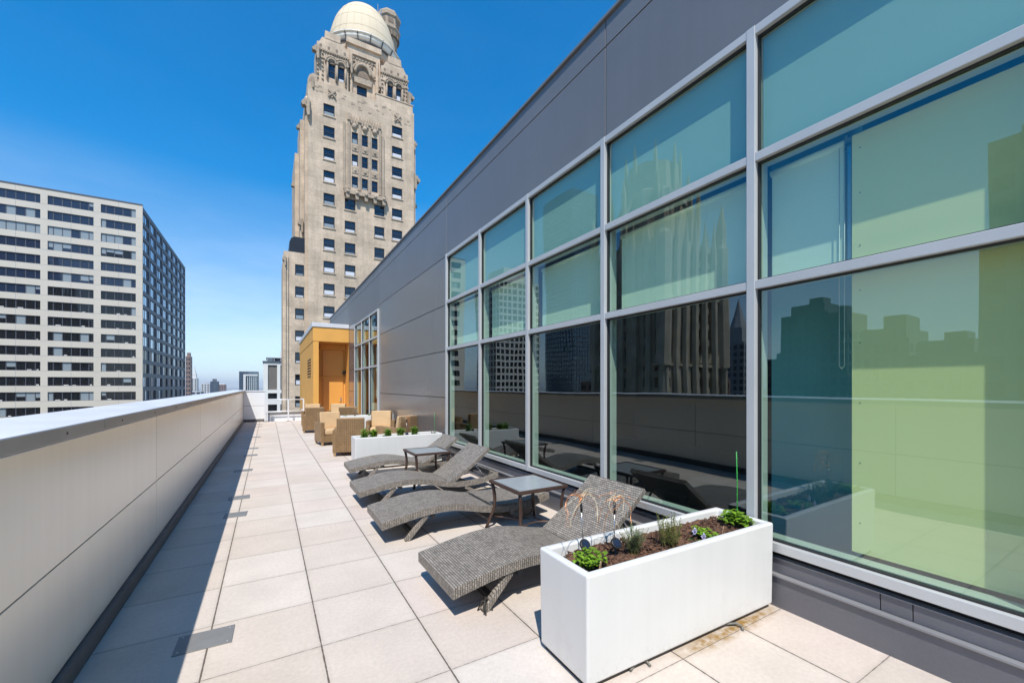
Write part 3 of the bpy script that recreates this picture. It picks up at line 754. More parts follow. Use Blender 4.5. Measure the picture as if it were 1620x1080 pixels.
pl = planter(1.44, 3.175, 1.645, 2.105, .62, 'nearest white rectangular planter full of herbs and bark mulch'); pl.rotation_euler = (0, 0, R(-1.1))
planter(1.42, 3.17, 8.26, 8.72, .62, 'white planter with five small basil plants behind the farthest lounger')
planter(1.55, 3.12, 14.38, 14.84, .62, 'small distant white planter between the two armchair groups')

# plants
def leaf(mb, p, d, up, L, W, mi=0):
    """folded leaf of six faces' worth of outline"""
    d = Vector(d).normalized(); s_ = d.cross(Vector(up)); s_ = s_.normalized() if s_.length > 1e-4 else Vector((1, 0, 0)); n = s_.cross(d)
    p = Vector(p); a = p + d * L * .35 + s_ * W * .5 + n * W * .18; b = p + d * L * .35 - s_ * W * .5 + n * W * .18
    a2 = p + d * L * .72 + s_ * W * .36 + n * W * .08; b2 = p + d * L * .72 - s_ * W * .36 + n * W * .08
    mid = p + d * L * .4; mid2 = p + d * L * .72 - n * W * .04; tip = p + d * L - n * W * .25
    k = len(mb.v); mb.v += [tuple(q) for q in (p, a, a2, tip, b2, b, mid, mid2)]
    for f in ((0, 1, 2, 7, 6), (7, 2, 3), (0, 6, 7, 4, 5), (7, 3, 4)):
        mb.f.append(tuple(k + i for i in f)); mb.m.append(mi); mb.sm.append(False)
def plant(name, x, y, z, label, kind, h=.15, r=.1, n=24, seed=1, cat='plant', group=None, lm='leaf_mid'):
    rr = random.Random(seed); root = empty(name, (x, y, z), label, cat, group)
    F, T = MB(), MB()
    for i in range(n):
        a = rr.uniform(0, 2 * PI); q = r * math.sqrt(rr.uniform(0, 1)); hh = h * rr.uniform(.6, 1.05)
        if kind == 'bush': hh *= math.sqrt(max(.12, 1 - (q / r) ** 2 * .8))
        b = Vector((rr.uniform(-.2, .2) * r, rr.uniform(-.2, .2) * r, 0)); tip = Vector((q * math.cos(a), q * math.sin(a), hh))
        mid = (b + tip) / 2 + Vector((rr.uniform(-.1, .1) * r, rr.uniform(-.1, .1) * r, h * .08))
        if kind == 'spike':
            b = Vector((q * .6 * math.cos(a), q * .6 * math.sin(a), 0)); mid = (b + tip) / 2
        T.tube([b, mid, tip], [.0022, .0018, .001], 4, caps=False)
        if kind == 'bush' or kind == 'herb':
            m = 5 if kind == 'bush' else 4
            for k in range(m):
                t = .45 + .55 * k / (m - 1); p = b.lerp(mid, t * 2) if t < .5 else mid.lerp(tip, t * 2 - 1)
                aa = k * 2.4 + rr.uniform(0, 1.5) + a; d = Vector((math.cos(aa), math.sin(aa), rr.uniform(-.15, .55)))
                L = (.055 if kind == 'bush' else .03) * rr.uniform(.7, 1.2)
                leaf(F, p, d, (0, 0, 1), L, L * (.55 if kind == 'bush' else .8))
        elif kind == 'basil':
            for k in range(7):
                t = .25 + .75 * k / 6; p = b.lerp(mid, t * 2) if t < .5 else mid.lerp(tip, t * 2 - 1)
                for s_ in (0, PI):
                    aa = k * 1.57 + s_ + a; d = Vector((math.cos(aa), math.sin(aa), rr.uniform(-.3, .45))); L = .085 * rr.uniform(.7, 1.2) * (1.1 - t * .45)
                    leaf(F, p, d, (0, 0, 1), L, L * .62)
        else:        # needle herbs, spikes
            m = int(15 * h / .2)
            for k in range(m):
                t = .2 + .8 * k / m; p = b.lerp(mid, t * 2) if t < .5 else mid.lerp(tip, t * 2 - 1)
                aa = rr.uniform(0, 2 * PI); d = Vector((math.cos(aa), math.sin(aa), rr.uniform(.2, 1.1))); L = rr.uniform(.018, .034)
                leaf(F, p, d, (0, 0, 1), L, L * .17)
    F.build('foliage', lm, root, recalc=False); T.build('stem', 'stem', root, recalc=False)
    return root
HG = 'herbs growing in the nearest planter'
zt = .56
plant('herb_plant', 1.60, 1.830, zt, 'bright green low parsley clump at the left end of the nearest planter', 'herb', .085, .10, 55, 3, group=HG, lm='leaf_bright')
plant('herb_plant', 1.955, 1.835, zt, 'grey green needle leaved lavender beside the solar lights', 'needle', .19, .10, 40, 5, group=HG, lm='leaf_grey')
plant('herb_plant', 2.26, 1.810, zt, 'tall olive green wispy herb in the middle of the nearest planter', 'spike', .225, .085, 34, 8, group=HG, lm='leaf_olive')
plant('herb_plant', 2.60, 1.790, zt, 'low green herb beside the right hand wooden marker', 'herb', .055, .085, 34, 11, group=HG, lm='leaf_bright')
plant('herb_plant', 3.03, 1.830, zt, 'leafy bright green bush at the right end of the nearest planter', 'bush', .12, .115, 46, 13, group=HG, lm='leaf_bright')
for k, (x, y) in enumerate(((1.645, 8.52), (1.80, 8.49), (2.08, 8.51), (2.34, 8.48), (2.64, 8.50))):
    plant('basil_plant', x, y, zt, ['basil plant at the left end of the planter behind the far lounger', 'second basil plant from the left in the far planter', 'middle basil plant of five in the far planter', 'fourth basil plant, left of the thin copper topped stake', 'rightmost basil plant, right of the thin copper topped stake'][k],
          'basil', .19, .065, 13, 30 + k, group='basil plants in the far planter', lm='leaf_mid' if k != 1 else 'leaf_bright')
plant('spiky_plant', 3.06, 8.5, zt, 'small pale spiky plant at the wall end of the far planter', 'spike', .09, .07, 22, 41, lm='leaf_grey')
plant('herb_plant', 2.20, 14.55, zt, 'small green tuft in the most distant planter', 'herb', .08, .07, 22, 51, group='tufts in the most distant planter')
plant('herb_plant', 2.96, 14.58, zt, 'small bushy tuft near the window in the most distant planter', 'herb', .10, .06, 22, 52, group='tufts in the most distant planter')
# pansies
for (x, y, h), t in (((2.475, 1.795, .075), 'violet and white pansy flower, taller of two beside the middle herb'), ((2.50, 1.745, .05), 'violet and white pansy flower, lower of two at the planter front')):
    r = empty('pansy', (x, y, zt), t, 'flower', 'pansies in the nearest planter'); mb = MB(); mb.tube([(0, 0, 0), (.003, -.004, h * .6), (0, -.01, h)], .0018, 5); mb.build('stem', 'stem', r)
    p, q = MB(), MB()
    for k in range(5):
        a = k * 2 * PI / 5 + PI / 2; c = Vector((0, -.013, h)); d = Vector((math.cos(a), -.25, math.sin(a)))
        leaf(p, c, d, (0, -1, 0), .026, .030)
        if k in (2, 3): leaf(q, c + Vector((0, -.003, 0)), d, (0, -1, 0), .014, .014)
    p.build('petal', 'petal', r, recalc=False); q.build('petal_blotch', 'petal_dark', r, recalc=False)
    f = MB(); 
    for k in range(5): leaf(f, (0, 0, .005), (math.cos(k * 1.3), math.sin(k * 1.3), .4), (0, 0, 1), .035, .02)
    f.build('foliage', 'leaf_mid', r, recalc=False)
# wooden markers
for x, y, z, a, t in ((1.585, 1.74, zt, 6, 'wooden plant marker leaning by the parsley clump'), (2.71, 1.735, zt, -4, 'wooden plant marker right of the pansies'), (1.95, 8.36, zt, 3, 'wooden plant marker between the second and third basil plants')):
    mb = MB(); mb.prism([(-.011, -.05), (.011, -.05), (.011, .075), (.007, .084), (-.007, .084), (-.011, .075)], -.0015, .0015, 'y')
    o = tag(mb.build('plant_marker', 'mark_wood', loc=(x, y, z)), t, 'plant marker', 'wooden plant markers'); o.rotation_euler = (R(8), R(a), R(25))
# solar lights on stakes with copper fairy wire
def solar(x, y, z, lean, top, label, seed, small=False):
    r = empty('solar_light', (x, y, z), label, 'solar light', 'solar lights on thin rods')
    hb = .065 if not small else .03
    mb = MB(); mb.tube([(0, 0, -.05), (0, 0, hb)], .006, 8); mb.build('spike', 'black', r)
    mb = MB(); m = Matrix.Translation((0, -.005, hb + .02)) @ Matrix.Rotation(R(52), 4, 'X')
    tmp = MB(); tmp.lathe((0, 0, 0), [(.030, -.012), (.036, -.006), (.036, .006), (.032, .010)], 20); mb.v = [tuple(m @ Vector(v)) for v in tmp.v]; mb.f = tmp.f; mb.m = tmp.m; mb.sm = tmp.sm
    hd = mb.build('head', 'black', r)
    mb = MB(); mb.box(-.021, .021, -.021, .021, .0105, .012, 0, m); mb.build('solar_cell', 'win_mid', hd)
    lx, ly = lean; q = Vector((lx, ly, top))
    mb = MB(); mb.tube([(0, .012, hb + .03), q * .72 + Vector((0, .003, .02))], .0035, 6); mb.build('rod', 'steel', r)
    mb = MB(); mb.tube([q * .70 + Vector((0, .003, .03)), q], .0075 if not small else .005, 8); mb.build('grip', 'black', r)
    rr = random.Random(seed)
    for mt, cnt in (('copper', 9), ('dry_wire', 5)):
        w = MB()
        for k in range(cnt):
            a = rr.uniform(0, 2 * PI); Lx = rr.uniform(.08, .26) * (.5 if small else 1); p = []
            dz = rr.uniform(-.22, .03)
            for i in range(14):
                t = i / 13; b = a + .9 * math.sin(t * 3 + k)
                p.append(q + Vector((math.cos(b) * Lx * t, math.sin(b) * Lx * t * .5, .05 * math.sin(PI * t) + dz * t * t)) + Vector([rr.uniform(-.006, .006) for _ in range(3)]))
            w.tube(p, .0015, 4, caps=False)
        w.build('fairy_wire', mt, r, recalc=False)
solar(1.665, 1.955, zt, (-.012, .02, ), .36, 'solar light with tall rod and copper wire nearest the planter corner', 2)
solar(1.845, 1.875, zt, (.012, .02), .33, 'solar light with copper wire leaning beside the lavender', 5)
solar(2.50, 8.58, zt, (0, 0), .36, 'thin solar stake between the two right hand basil plants', 8, True)
solar(2.50, 14.6, zt, (0, 0), .30, 'thin solar stake in the most distant planter', 9, True)
mb = MB(); mb.tube([(0, 0, -.08), (.008, .004, .30), (0, .006, .55)], [.0042, .004, .0036], 8)
for k in range(9): mb.lathe((.004, .003, .05 + k * .055), [(.0045, 0), (.0068, .004), (.0045, .008)], 8)
tag(mb.build('plant_stake', 'stake_green', loc=(3.10, 1.86, .56)), 'bright green garden stake standing at the right end of the nearest planter', 'garden stake')
mb = MB(); mb.tube([(0, 0, -.08), (0, 0, .48)], .004, 6)
for k in range(8): mb.lathe((0, 0, .05 + k * .05), [(.004, 0), (.006, .004), (.004, .008)], 6)
tag(mb.build('plant_stake', 'stake_green', loc=(3.085, 8.52, .56)), 'thin green garden stake in the far planter beside the wall', 'garden stake')
# drip tube ends at the planter foot
for x, y, rz, t in ((2.66, 1.63, 0, 'bent weathered drip tube poking out under the nearest planter'), (1.83, 1.665, 40, 'short drip tube end under the near corner of the front planter')):
    mb = MB(); mb.tube([(-.05, .05, .012), (.0, .03, .018), (.05, .0, .022), (.055, -.035, .016), (.03, -.055, .01)], .0075, 8)
    o = mb.build('drip_tube', 'rubber', loc=(x, y, 0)); o.rotation_euler = (0, 0, R(rz)); tag(o, t, 'tube', 'drip tubes under the front planter')
# ------------------------------------------------------------------ limestone tower
YT = 66.
tw = empty('stone_tower', (4.905, YT, -61), 'tall beige limestone tower with pale gilded dome and side minaret', 'tower')
class TB(MB):
    """tower coordinates are world coordinates, shifted to the empty when built"""
    def build(s, name, mats, parent=None, **k):
        s.v = [(x - 4.905, y - YT, z + 61) for x, y, z in s.v]; return MB.build(s, name, mats, parent, **k)
def keep(o): return o
rows = [41.20, 37.97, 34.74, 31.46, 28.12, 24.78, 21.50, 18.20, 14.91, 11.6]
while rows[-1] > -20: rows.append(rows[-1] - 3.3)
WH = 1.66
wins = []
for i, z in enumerate(rows): wins.append((6.96, 8.47, z, z + WH, i))
for i in range(4, len(rows)): wins.append((9.86, 11.38, rows[i] - .13, rows[i] + WH - .13, i)); wins.append((14.16, 15.68, rows[i] - .13, rows[i] + WH - .13, i))
for i, z in enumerate(rows): wins.append((16.86, 18.50, z - .1, z + WH - .1, i))
trio = []
for z in (38.15, 34.83, 31.50):
    for a in (10.86, 12.31, 13.77): trio.append((a, a + .90, z, z + 1.72))
vis = lambda z: z > -8
front = [w[:4] for w in wins if vis(w[2])] + trio
mb = TB()
mb.holes(FY(YT), 4.905, 20.41, -61, 45.75, front, .35)
for x in (4.905, 20.41): mb.quad([(x, YT, -61), (x, YT + 17, -61), (x, YT + 17, 45.75), (x, YT, 45.75)])
mb.quad([(4.905, YT + 17, -61), (20.41, YT + 17, -61), (20.41, YT + 17, 45.75), (4.905, YT + 17, 45.75)])
mb.quad([(4.905, YT, 45.75), (20.41, YT, 45.75), (20.41, YT + 17, 45.75), (4.905, YT + 17, 45.75)])
mb.build('shaft', 'stone', tw)
rr = random.Random(12)
def sash(a, b, c, d, y=YT, parent=tw, dark=False):
    """double hung window: dark frame, glass, sometimes a pale shade or curtain"""
    f = TB(); t = .10; yy = y + .12
    f.box(a, a + t, yy, yy + .1, c, d); f.box(b - t, b, yy, yy + .1, c, d); f.box(a + t, b - t, yy, yy + .1, c, c + t); f.box(a + t, b - t, yy, yy + .1, d - t, d)
    m = (c + d) / 2; f.box(a + t, b - t, yy + .02, yy + .1, m - .04, m + .04)
    o = f.build('window', 'black', parent)
    g = TB(); g.quad([(a + t, yy + .08, c + t), (b - t, yy + .08, c + t), (b - t, yy + .08, d - t), (a + t, yy + .08, d - t)], 0)
    q = rr.random(); w1 = 0
    if q < .75:
        h = (d - c - 2 * t); zz = c + t + h * rr.uniform(.05, .5); g.quad([(a + t, yy + .07, c + t), (b - t, yy + .07, c + t), (b - t, yy + .07, zz), (a + t, yy + .07, zz)], 1 if q < .45 else 2)
    g.build('pane', ['win_tower', 'win_white', 'win_blind'], o, recalc=False)
    if b - a > 1.4: g = TB(); g.box(a - .12, b + .12, y - .12, y - .002, c - .16, c - .003); g.build('sill', 'stone', o)
for a, b, c, d, i in wins:
    if vis(c): sash(a, b, c, d)
for w in trio: sash(*w)
# trio surround: piers, carved heads, balcony
mb = TB()
for x in (10.42, 11.99, 13.44, 14.98): mb.box(x - .17, x + .17, YT - .16, YT - .002, 31.2, 41.4)
mb.box(15.25, 15.62, YT - .22, YT - .002, 31.0, 40.4); mb.box(9.62, 9.98, YT - .14, YT - .002, 31.0, 40.9)
for x in (10.42, 11.99, 13.44, 14.98):
    mb.prism([(x - .2, 41.4), (x + .2, 41.4), (x, 42.5)], YT - .3, YT - .004, 'y')
for k, x in enumerate((11.2, 12.72, 14.2)):
    mb.lathe((x, YT - .02, 40.25), [(.1, 0), (.34, .2), (.42, .5), (.3, .8), (.1, .9)], 10)
    for dx in (-.38, 0, .38): mb.prism([(x + dx - .13, 41.0), (x + dx + .13, 41.0), (x + dx + .1, 42.0), (x + dx, 42.25), (x + dx - .1, 42.0)], YT - .24 - .04 * abs(dx), YT - .003, 'y')
for z in (33.6, 36.95):
    for x in (11.31, 12.76, 14.22):
        mb.box(x - .42, x + .42, YT - .09, YT - .003, z + .1, z + .95); mb.lathe((x, YT - .08, z + .5), [(.05, -.25), (.22, 0), (.05, .25)], 8)
mb.build('window_surround', 'stone_carved', tw)
mb = TB()
mb.prism([(9.75, 30.2), (15.95, 30.2), (16.0, 30.75), (9.7, 30.75)], YT - .75, YT - .003, 'y')
for k in range(5):
    x = 10.2 + k * 1.32; mb.prism([(x - .28, 30.2), (x + .28, 30.2), (x + .2, 29.55), (x - .2, 29.55)], YT - .7, YT - .003, 'y')
    mb.lathe((x, YT - .72, 30.45), [(.05, -.3), (.25, -.1), (.25, .1), (.05, .3)], 8)
for x in (9.9, 11.6, 13.3, 15.7): mb.lathe((x, YT - .6, 30.75), [(.13, 0), (.08, .3), (.02, .6)], 6)
mb.build('balcony', 'stone_carved', tw)
# crest ornaments on the shaft face
for x, z in ((8.1, 44.5), (17.75, 44.0)):
    mb = TB(); 
    mb.prism([(x - .5, z), (x, z - .6), (x + .5, z), (x, z + .6)], YT - .12, YT - .003, 'y')
    mb.bar((x - .5, YT - .14, z - .5), (x + .5, YT - .14, z + .5), .16); mb.bar((x - .5, YT - .16, z + .5), (x + .5, YT - .16, z - .5), .16); mb.build('crest', 'stone_carved', tw)
# corner piers and buttresses seen in profile on the left and right flanks
mb = TB()
mb.box(4.55, 5.2, YT + .35, YT + 1.3, -61, 42.6); mb.box(4.1, 4.9, YT + 3.2, YT + 9.2, -61, 41.3); mb.box(3.55, 4.9, YT + 6, YT + 15, -61, 37.5)
mb.lathe((4.9, YT + 1., 42.6), [(.5, 0), (.5, .5), (.2, 1.)], 8)
mb.box(20.2, 20.75, YT + .35, YT + 1.6, -61, 40.4); mb.box(20.4, 21.35, YT + 3, YT + 12, -61, 34)
mb.build('buttress', 'stone', tw)
def gargoyle(x, y, z, dx, s_=1., lean=.0):
    g = TB(); sg = 1 if dx > 0 else -1; k = s_ * (.32 + .42 * min(1, abs(dx)))
    out = [(-.3, -1.9), (.12, -1.7), (.3, -1.25), (.2, -.8), (.62, -.55), (.5, -.15), (1.0, .05), (1.45, -.08), (1.8, .22), (1.55, .5), (1.15, .55), (.95, .98), (.6, .8), (.35, 1.12), (-.3, .95)]
    g.prism([(x + sg * p * k, z + q * s_) for p, q in out], y - .45 * s_, y + .35 * s_, 'y')
    win = [(-.25, -1.2), (.45, -1.35), (.75, -.7), (.6, .1), (.85, .5), (.3, .75), (-.25, .6)]
    g.prism([(x + sg * p * k * .8, z + q * s_) for p, q in win], y - .72 * s_, y - .452 * s_, 'y'); g.prism([(x + sg * p * k * .8, z + q * s_) for p, q in win], y + .352 * s_, y + .62 * s_, 'y')
    g.build('gargoyle', 'stone_carved', tw)
gargoyle(5.0, YT + .2, 41.6, -.35, 1.15); gargoyle(4.3, YT + 4, 40.2, -.35, .8); gargoyle(3.8, YT + 7, 32.6, -.3, .9); gargoyle(4.4, YT + 3.2, 25.5, -.15, .9)
gargoyle(20.5, YT + .5, 40.8, .25, .7); gargoyle(20.6, YT + .8, 35.0, .45, 1.1); gargoyle(21.2, YT + 3, 31.8, .25, .8)
gargoyle(5.6, YT + .3, 45.4, -.4, .7)
# setback crown: two corner turrets, niche bay, terrace parapet
def turret(x0, x1, y0, y1, z0, z1, aw):
    mb = TB(); mb.holes(FY(y0), x0, x1, z0, z1, [(a, b, c, d) for a, b, c, d in aw], .4)
    for x in (x0, x1): mb.quad([(x, y0, z0), (x, y1, z0), (x, y1, z1), (x, y0, z1)])
    mb.quad([(x0, y0, z1), (x1, y0, z1), (x1, y1, z1), (x0, y1, z1)])
    n = 6
    mb.box(x0 - .14, x1 + .14, y0 - .16, y0 + .3, z1 - 1.15, z1 - .95); mb.box(x0 - .1, x1 + .1, y0 - .1, y0 - .003, z1 - 2.3, z1 - 2.12)
    mb.prism([(x0 + .25, z1), (x1 - .25, z1), (x1 - .7, z1 + .9), (x0 + .7, z1 + .9)], y0 + .1, y1, 'y')
    mb.box(x0 + 1.1, x1 - 1.1, y0 + .05, y1, z1 + .9, z1 + 2.0)
    mb.build('turret', 'stone', tw)
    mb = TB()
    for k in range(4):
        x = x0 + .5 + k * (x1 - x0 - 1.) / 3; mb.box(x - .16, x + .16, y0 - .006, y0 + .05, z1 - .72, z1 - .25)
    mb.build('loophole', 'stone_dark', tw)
    mb = TB()
    for a, b, c, d in aw:       # arched hood over each window
        cx, r = (a + b) / 2, (b - a) / 2
        for q, w in ((r + .16, .16), (r + .42, .13)):
            p = [(cx + q * math.cos(t), y0 - .14, d - .02 + q * 1.15 * math.sin(t)) for t in [PI * i / 10 for i in range(11)]]; mb.tube(p, w, 5)
        for x in (a - .16, b + .16): mb.tube([(x, y0 - .12, c - .4), (x, y0 - .12, d)], .14, 6)
    mb.build('window_arch', 'stone_carved', tw)
    for w in aw: sash(*w, y=y0)
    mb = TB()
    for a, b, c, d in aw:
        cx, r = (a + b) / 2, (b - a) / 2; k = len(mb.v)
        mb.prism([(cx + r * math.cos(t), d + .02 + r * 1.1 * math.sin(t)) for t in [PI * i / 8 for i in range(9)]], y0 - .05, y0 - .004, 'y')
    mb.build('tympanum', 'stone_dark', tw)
turret(6.15, 10.45, YT + .55, YT + 5, 45.75, 52.0, [(7.70, 8.60, 47.2, 49.3), (9.02, 9.92, 47.2, 49.3)])
turret(15.35, 19.55, YT + .55, YT + 5, 45.75, 52.0, [(16.3, 17.15, 47.2, 49.3), (17.65, 18.5, 47.2, 49.3)])
mb = TB(); yc = YT + 1.5
mb.holes(FY(yc), 10.45, 15.35, 45.75, 55.0, [(11.85, 13.35, 46.1, 48.2)], .4)
mb.quad([(10.45, yc, 55), (15.35, yc, 55), (15.35, yc + 4, 55), (10.45, yc + 4, 55)])
mb.box(10.3, 15.5, yc - .35, yc - .003, 54.1, 54.9); mb.box(10.8, 11.15, yc - .3, yc - .003, 46, 53.2); mb.box(14.65, 15.0, yc - .3, yc - .003, 46, 53.2)
mb.box(11.15, 14.65, yc - .3, yc - .003, 52.6, 53.2)
mb.build('niche_bay', 'stone', tw); sash(11.85, 13.35, 46.1, 48.2, y=yc)
mb = TB()
p = [(12.7 + 1.15 * math.cos(t), yc - .25, 49.9 + 1.5 * math.sin(t)) for t in [PI * i / 12 for i in range(13)]]; mb.tube(p, .24, 6)
p = [(12.7 + 1.6 * math.cos(t), yc - .2, 49.7 + 2.0 * math.sin(t)) for t in [PI * i / 12 for i in range(13)]]; mb.tube(p, .16, 6)
mb.box(11.4, 14.0, yc - .4, yc - .003, 48.35, 49.2)
for k in range(14): 
    x = 11.35 + (k % 7) * .46; mb.lathe((x, yc - .1, 52.1 - (k // 7) * .45), [(.05, -.2), (.17, 0), (.05, .2)], 6)
mb.build('niche_arch', 'stone_carved', tw)
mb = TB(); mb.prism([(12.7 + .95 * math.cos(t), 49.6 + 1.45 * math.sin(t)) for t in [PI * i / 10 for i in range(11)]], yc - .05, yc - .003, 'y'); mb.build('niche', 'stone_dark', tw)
gargoyle(11.0, yc - .3, 50.2, -.3, .8); gargoyle(15.1, yc - .3, 49.6, .3, .85); gargoyle(6.3, YT + .5, 50.2, -.5, .9); gargoyle(19.6, YT + .6, 48.2, .7, .9)
mb = TB(); mb.box(14.4, 20.2, YT + .02, YT + .35, 45.75, 46.85); mb.box(14.3, 20.3, YT - .06, YT + .45, 46.86, 47.0); mb.build('terrace_parapet', 'stone', tw)
mb = TB(); mb.prism([(4.95, 45.75), (6.1, 45.75), (6.1, 46.5), (5.6, 46.7), (5.1, 46.3)], YT + .02, YT + 4, 'y'); mb.build('shoulder', 'stone', tw)
# carved work scattered over the crown: diaper blocks, corner strips, dark patches that paint in their shade
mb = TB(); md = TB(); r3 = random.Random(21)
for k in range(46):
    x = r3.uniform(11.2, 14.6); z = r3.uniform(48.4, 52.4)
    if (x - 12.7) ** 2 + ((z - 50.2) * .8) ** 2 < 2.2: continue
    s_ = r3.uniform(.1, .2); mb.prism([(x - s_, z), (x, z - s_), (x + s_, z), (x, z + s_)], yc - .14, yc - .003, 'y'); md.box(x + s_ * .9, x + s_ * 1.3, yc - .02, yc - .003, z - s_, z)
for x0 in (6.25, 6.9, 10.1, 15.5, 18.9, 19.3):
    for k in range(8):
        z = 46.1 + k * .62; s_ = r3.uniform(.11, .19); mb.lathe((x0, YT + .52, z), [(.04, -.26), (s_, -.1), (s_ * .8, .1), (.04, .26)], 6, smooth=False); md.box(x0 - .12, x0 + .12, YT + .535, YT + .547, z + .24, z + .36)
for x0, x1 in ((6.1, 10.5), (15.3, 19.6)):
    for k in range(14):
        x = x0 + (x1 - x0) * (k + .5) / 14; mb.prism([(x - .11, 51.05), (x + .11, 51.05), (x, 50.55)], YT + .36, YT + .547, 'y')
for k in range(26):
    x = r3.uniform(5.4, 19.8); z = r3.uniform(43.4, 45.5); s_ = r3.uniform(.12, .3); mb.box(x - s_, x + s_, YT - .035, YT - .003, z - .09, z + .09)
mb.build('carving', 'stone_carved', tw); md.build('carving_shade', 'stone_dark', tw)
# dome and its drum
DX, DY = 14.0, 74.
mb = TB(); mb.box(8.6, 19.6, YT + 3, YT + 14, 45.75, 54.3); mb.lathe((DX, DY, 54.3), [(5.6, 0), (5.6, 2.4)], 32); mb.build('drum', 'stone', tw)
mb = TB(); prof = [(5.45, 0)] + [(5.45 * math.cos(t) ** .8, 8.9 * math.sin(t)) for t in [PI / 2 * i / 18 for i in range(1, 18)]] + [(.02, 8.9)]
mb.lathe((DX, DY, 56.7), prof, 40); dm = mb.build('dome', 'dome', tw)
mb = TB()
for k in range(28):
    a = 2 * PI * k / 28; mb.tube([(DX + r * 1.004 * math.cos(a), DY + r * 1.004 * math.sin(a), 56.7 + z) for r, z in prof[:-1]], .014, 4, caps=False)
for i in (3, 6, 9, 12):
    r, z = prof[i]; mb.tube([(DX + r * 1.004 * math.cos(2 * PI * j / 36), DY + r * 1.004 * math.sin(2 * PI * j / 36), 56.7 + z) for j in range(37)], .014, 4, caps=False)
mb.build('dome_rib', 'dome', dm)
mb = TB(); ring = [(DX + 6.35 * math.cos(2 * PI * j / 40), DY + 6.35 * math.sin(2 * PI * j / 40)) for j in range(41)]
mb.tube([(x, y, 57.0) for x, y in ring], .13, 6, caps=False); mb.lathe((DX, DY, 56.2), [(5.65, 0), (6.3, .68), (6.25, .72), (5.6, .1)], 40)
mb.build('canopy_ring', 'panel_beige', tw)
mb = TB()
for k in range(20):
    a = 2 * PI * k / 20; mb.bar((DX + 5.6 * math.cos(a), DY + 5.6 * math.sin(a), 55.7), (DX + 6.45 * math.cos(a), DY + 6.45 * math.sin(a), 57.1), .12)
mb.tube([(DX + 5.75 * math.cos(2 * PI * j / 40), DY + 5.75 * math.sin(2 * PI * j / 40), 56.0) for j in range(41)], .12, 5, caps=False)
mb.build('canopy_bracket', 'office_metal', tw)
# minaret
mx, my = 20.25, 82.
mb = TB(); mb.lathe((mx, my, 40), [(1.62, 0), (1.62, 28.6), (1.75, 28.7), (1.75, 29.1)], 8, smooth=False, rot=PI / 8)
mb.lathe((mx, my, 70.2), [(1.65, -2.2), (1.7, -1.2), (2.1, -.2), (2.3, 0), (2.3, .3), (2.1, .35), (2.1, 2.1), (2.35, 2.3), (2.35, 2.9), (2.1, 3.0), (1.9, 3.6)], 8, smooth=False, rot=PI / 8)
mb.build('minaret', 'stone_carved', tw)
for k in range(8):
    mb = TB(); a = 2 * PI * k / 8
    for dz in (66.6, 69.3): mb.box(-.22, .22, -.06, .06, 0, .9 if dz > 67 else .7, 0, Matrix.Translation((mx + 1.58 * math.cos(a), my + 1.58 * math.sin(a), dz)) @ Matrix.Rotation(a + PI / 2, 4, 'Z'))
    mb.box(-.5, .5, -.06, .06, 0, .9, 0, Matrix.Translation((mx + 1.94 * math.cos(a), my + 1.94 * math.sin(a), 71.1)) @ Matrix.Rotation(a + PI / 2, 4, 'Z'))
    for t in (-.45, .05, .5): mb.box(-.17, .17, -.3, .3, -.8, .1, 0, Matrix.Translation((mx + 1.8 * math.cos(a + t), my + 1.8 * math.sin(a + t), 69.6)) @ Matrix.Rotation(a + t + PI / 2, 4, 'Z'))
    mb.build('minaret_opening', 'stone_dark', tw)
mb = TB()
for dx in (0, .6): mb.tube([(17.6 + dx, 79, 56), (17.6 + dx, 79, 72.5 - dx)], .09, 5)
mb.build('antenna', 'steel', tw)
# lower left wing with rounded dark roof
mb = TB(); ww = [(3.30, 4.46, z, z + 1.55) for z in [17.35 - 3.13 * k for k in range(9)]]
mb.holes(FY(YT + .4), 1.89, 4.9, -61, 20.6, ww, .35)
mb.quad([(1.89, YT + .4, -61), (1.89, YT + 12, -61), (1.89, YT + 12, 20.6), (1.89, YT + .4, 20.6)]); mb.quad([(1.89, YT + .4, 20.6), (4.9, YT + .4, 20.6), (4.9, YT + 12, 20.6), (1.89, YT + 12, 20.6)])
mb.box(1.75, 2.45, YT + .2, YT + .398, -61, 19.9); mb.box(1.95, 2.15, YT + .02, YT + .198, -61, 18.6)
mb.build('wing', 'stone', tw)
for w in ww: sash(*w, y=YT + .4)
gargoyle(2.1, YT + .3, 19.2, -.2, .6)
mb = TB(); mb.prism([(2.6, 20.62), (4.85, 20.62), (4.85, 22.9), (3.2, 22.9), (2.8, 22.6), (2.6, 22.0)], YT + .7, YT + 8, 'y'); mb.build('wing_roof', 'black_dome', tw)

# ------------------------------------------------------------------ office block (left)
YO = 151.; XO = -30.2; ZT = 51.55
ob = empty('office_block', (XO, YO, -61), 'wide cream concrete office block with long dark strip windows', 'building')
class OB(MB):
    def build(s, name, mats, parent=None, **k):
        s.v = [(x - XO, y - YO, z + 61) for x, y, z in s.v]; return MB.build(s, name, mats, parent, **k)
bays = [(-38.5, -31.43, 5), (-48.44, -39.90, 6), (-58.3, -49.72, 6)]
zf = [50.1 - 3.853 * k for k in range(15)]
rects = [(a, b, z - 2.28, z) for a, b, n in bays for z in zf]
rects2 = [r for r in rects]
mb = OB(); mb.holes(FY(YO), -60.4, XO, -61, ZT, rects2, .5)
mb.box(-60.38, XO - .5, YO + .9, YO + 69, -61, ZT - .3)
mb.build('wall', 'concrete', ob)
mb = OB(); mb.box(-60.5, XO + .15, YO - .12, YO + 1., ZT + .01, ZT + .3); mb.build('parapet_cap', 'office_metal', ob)
mb = OB()        # panel joints
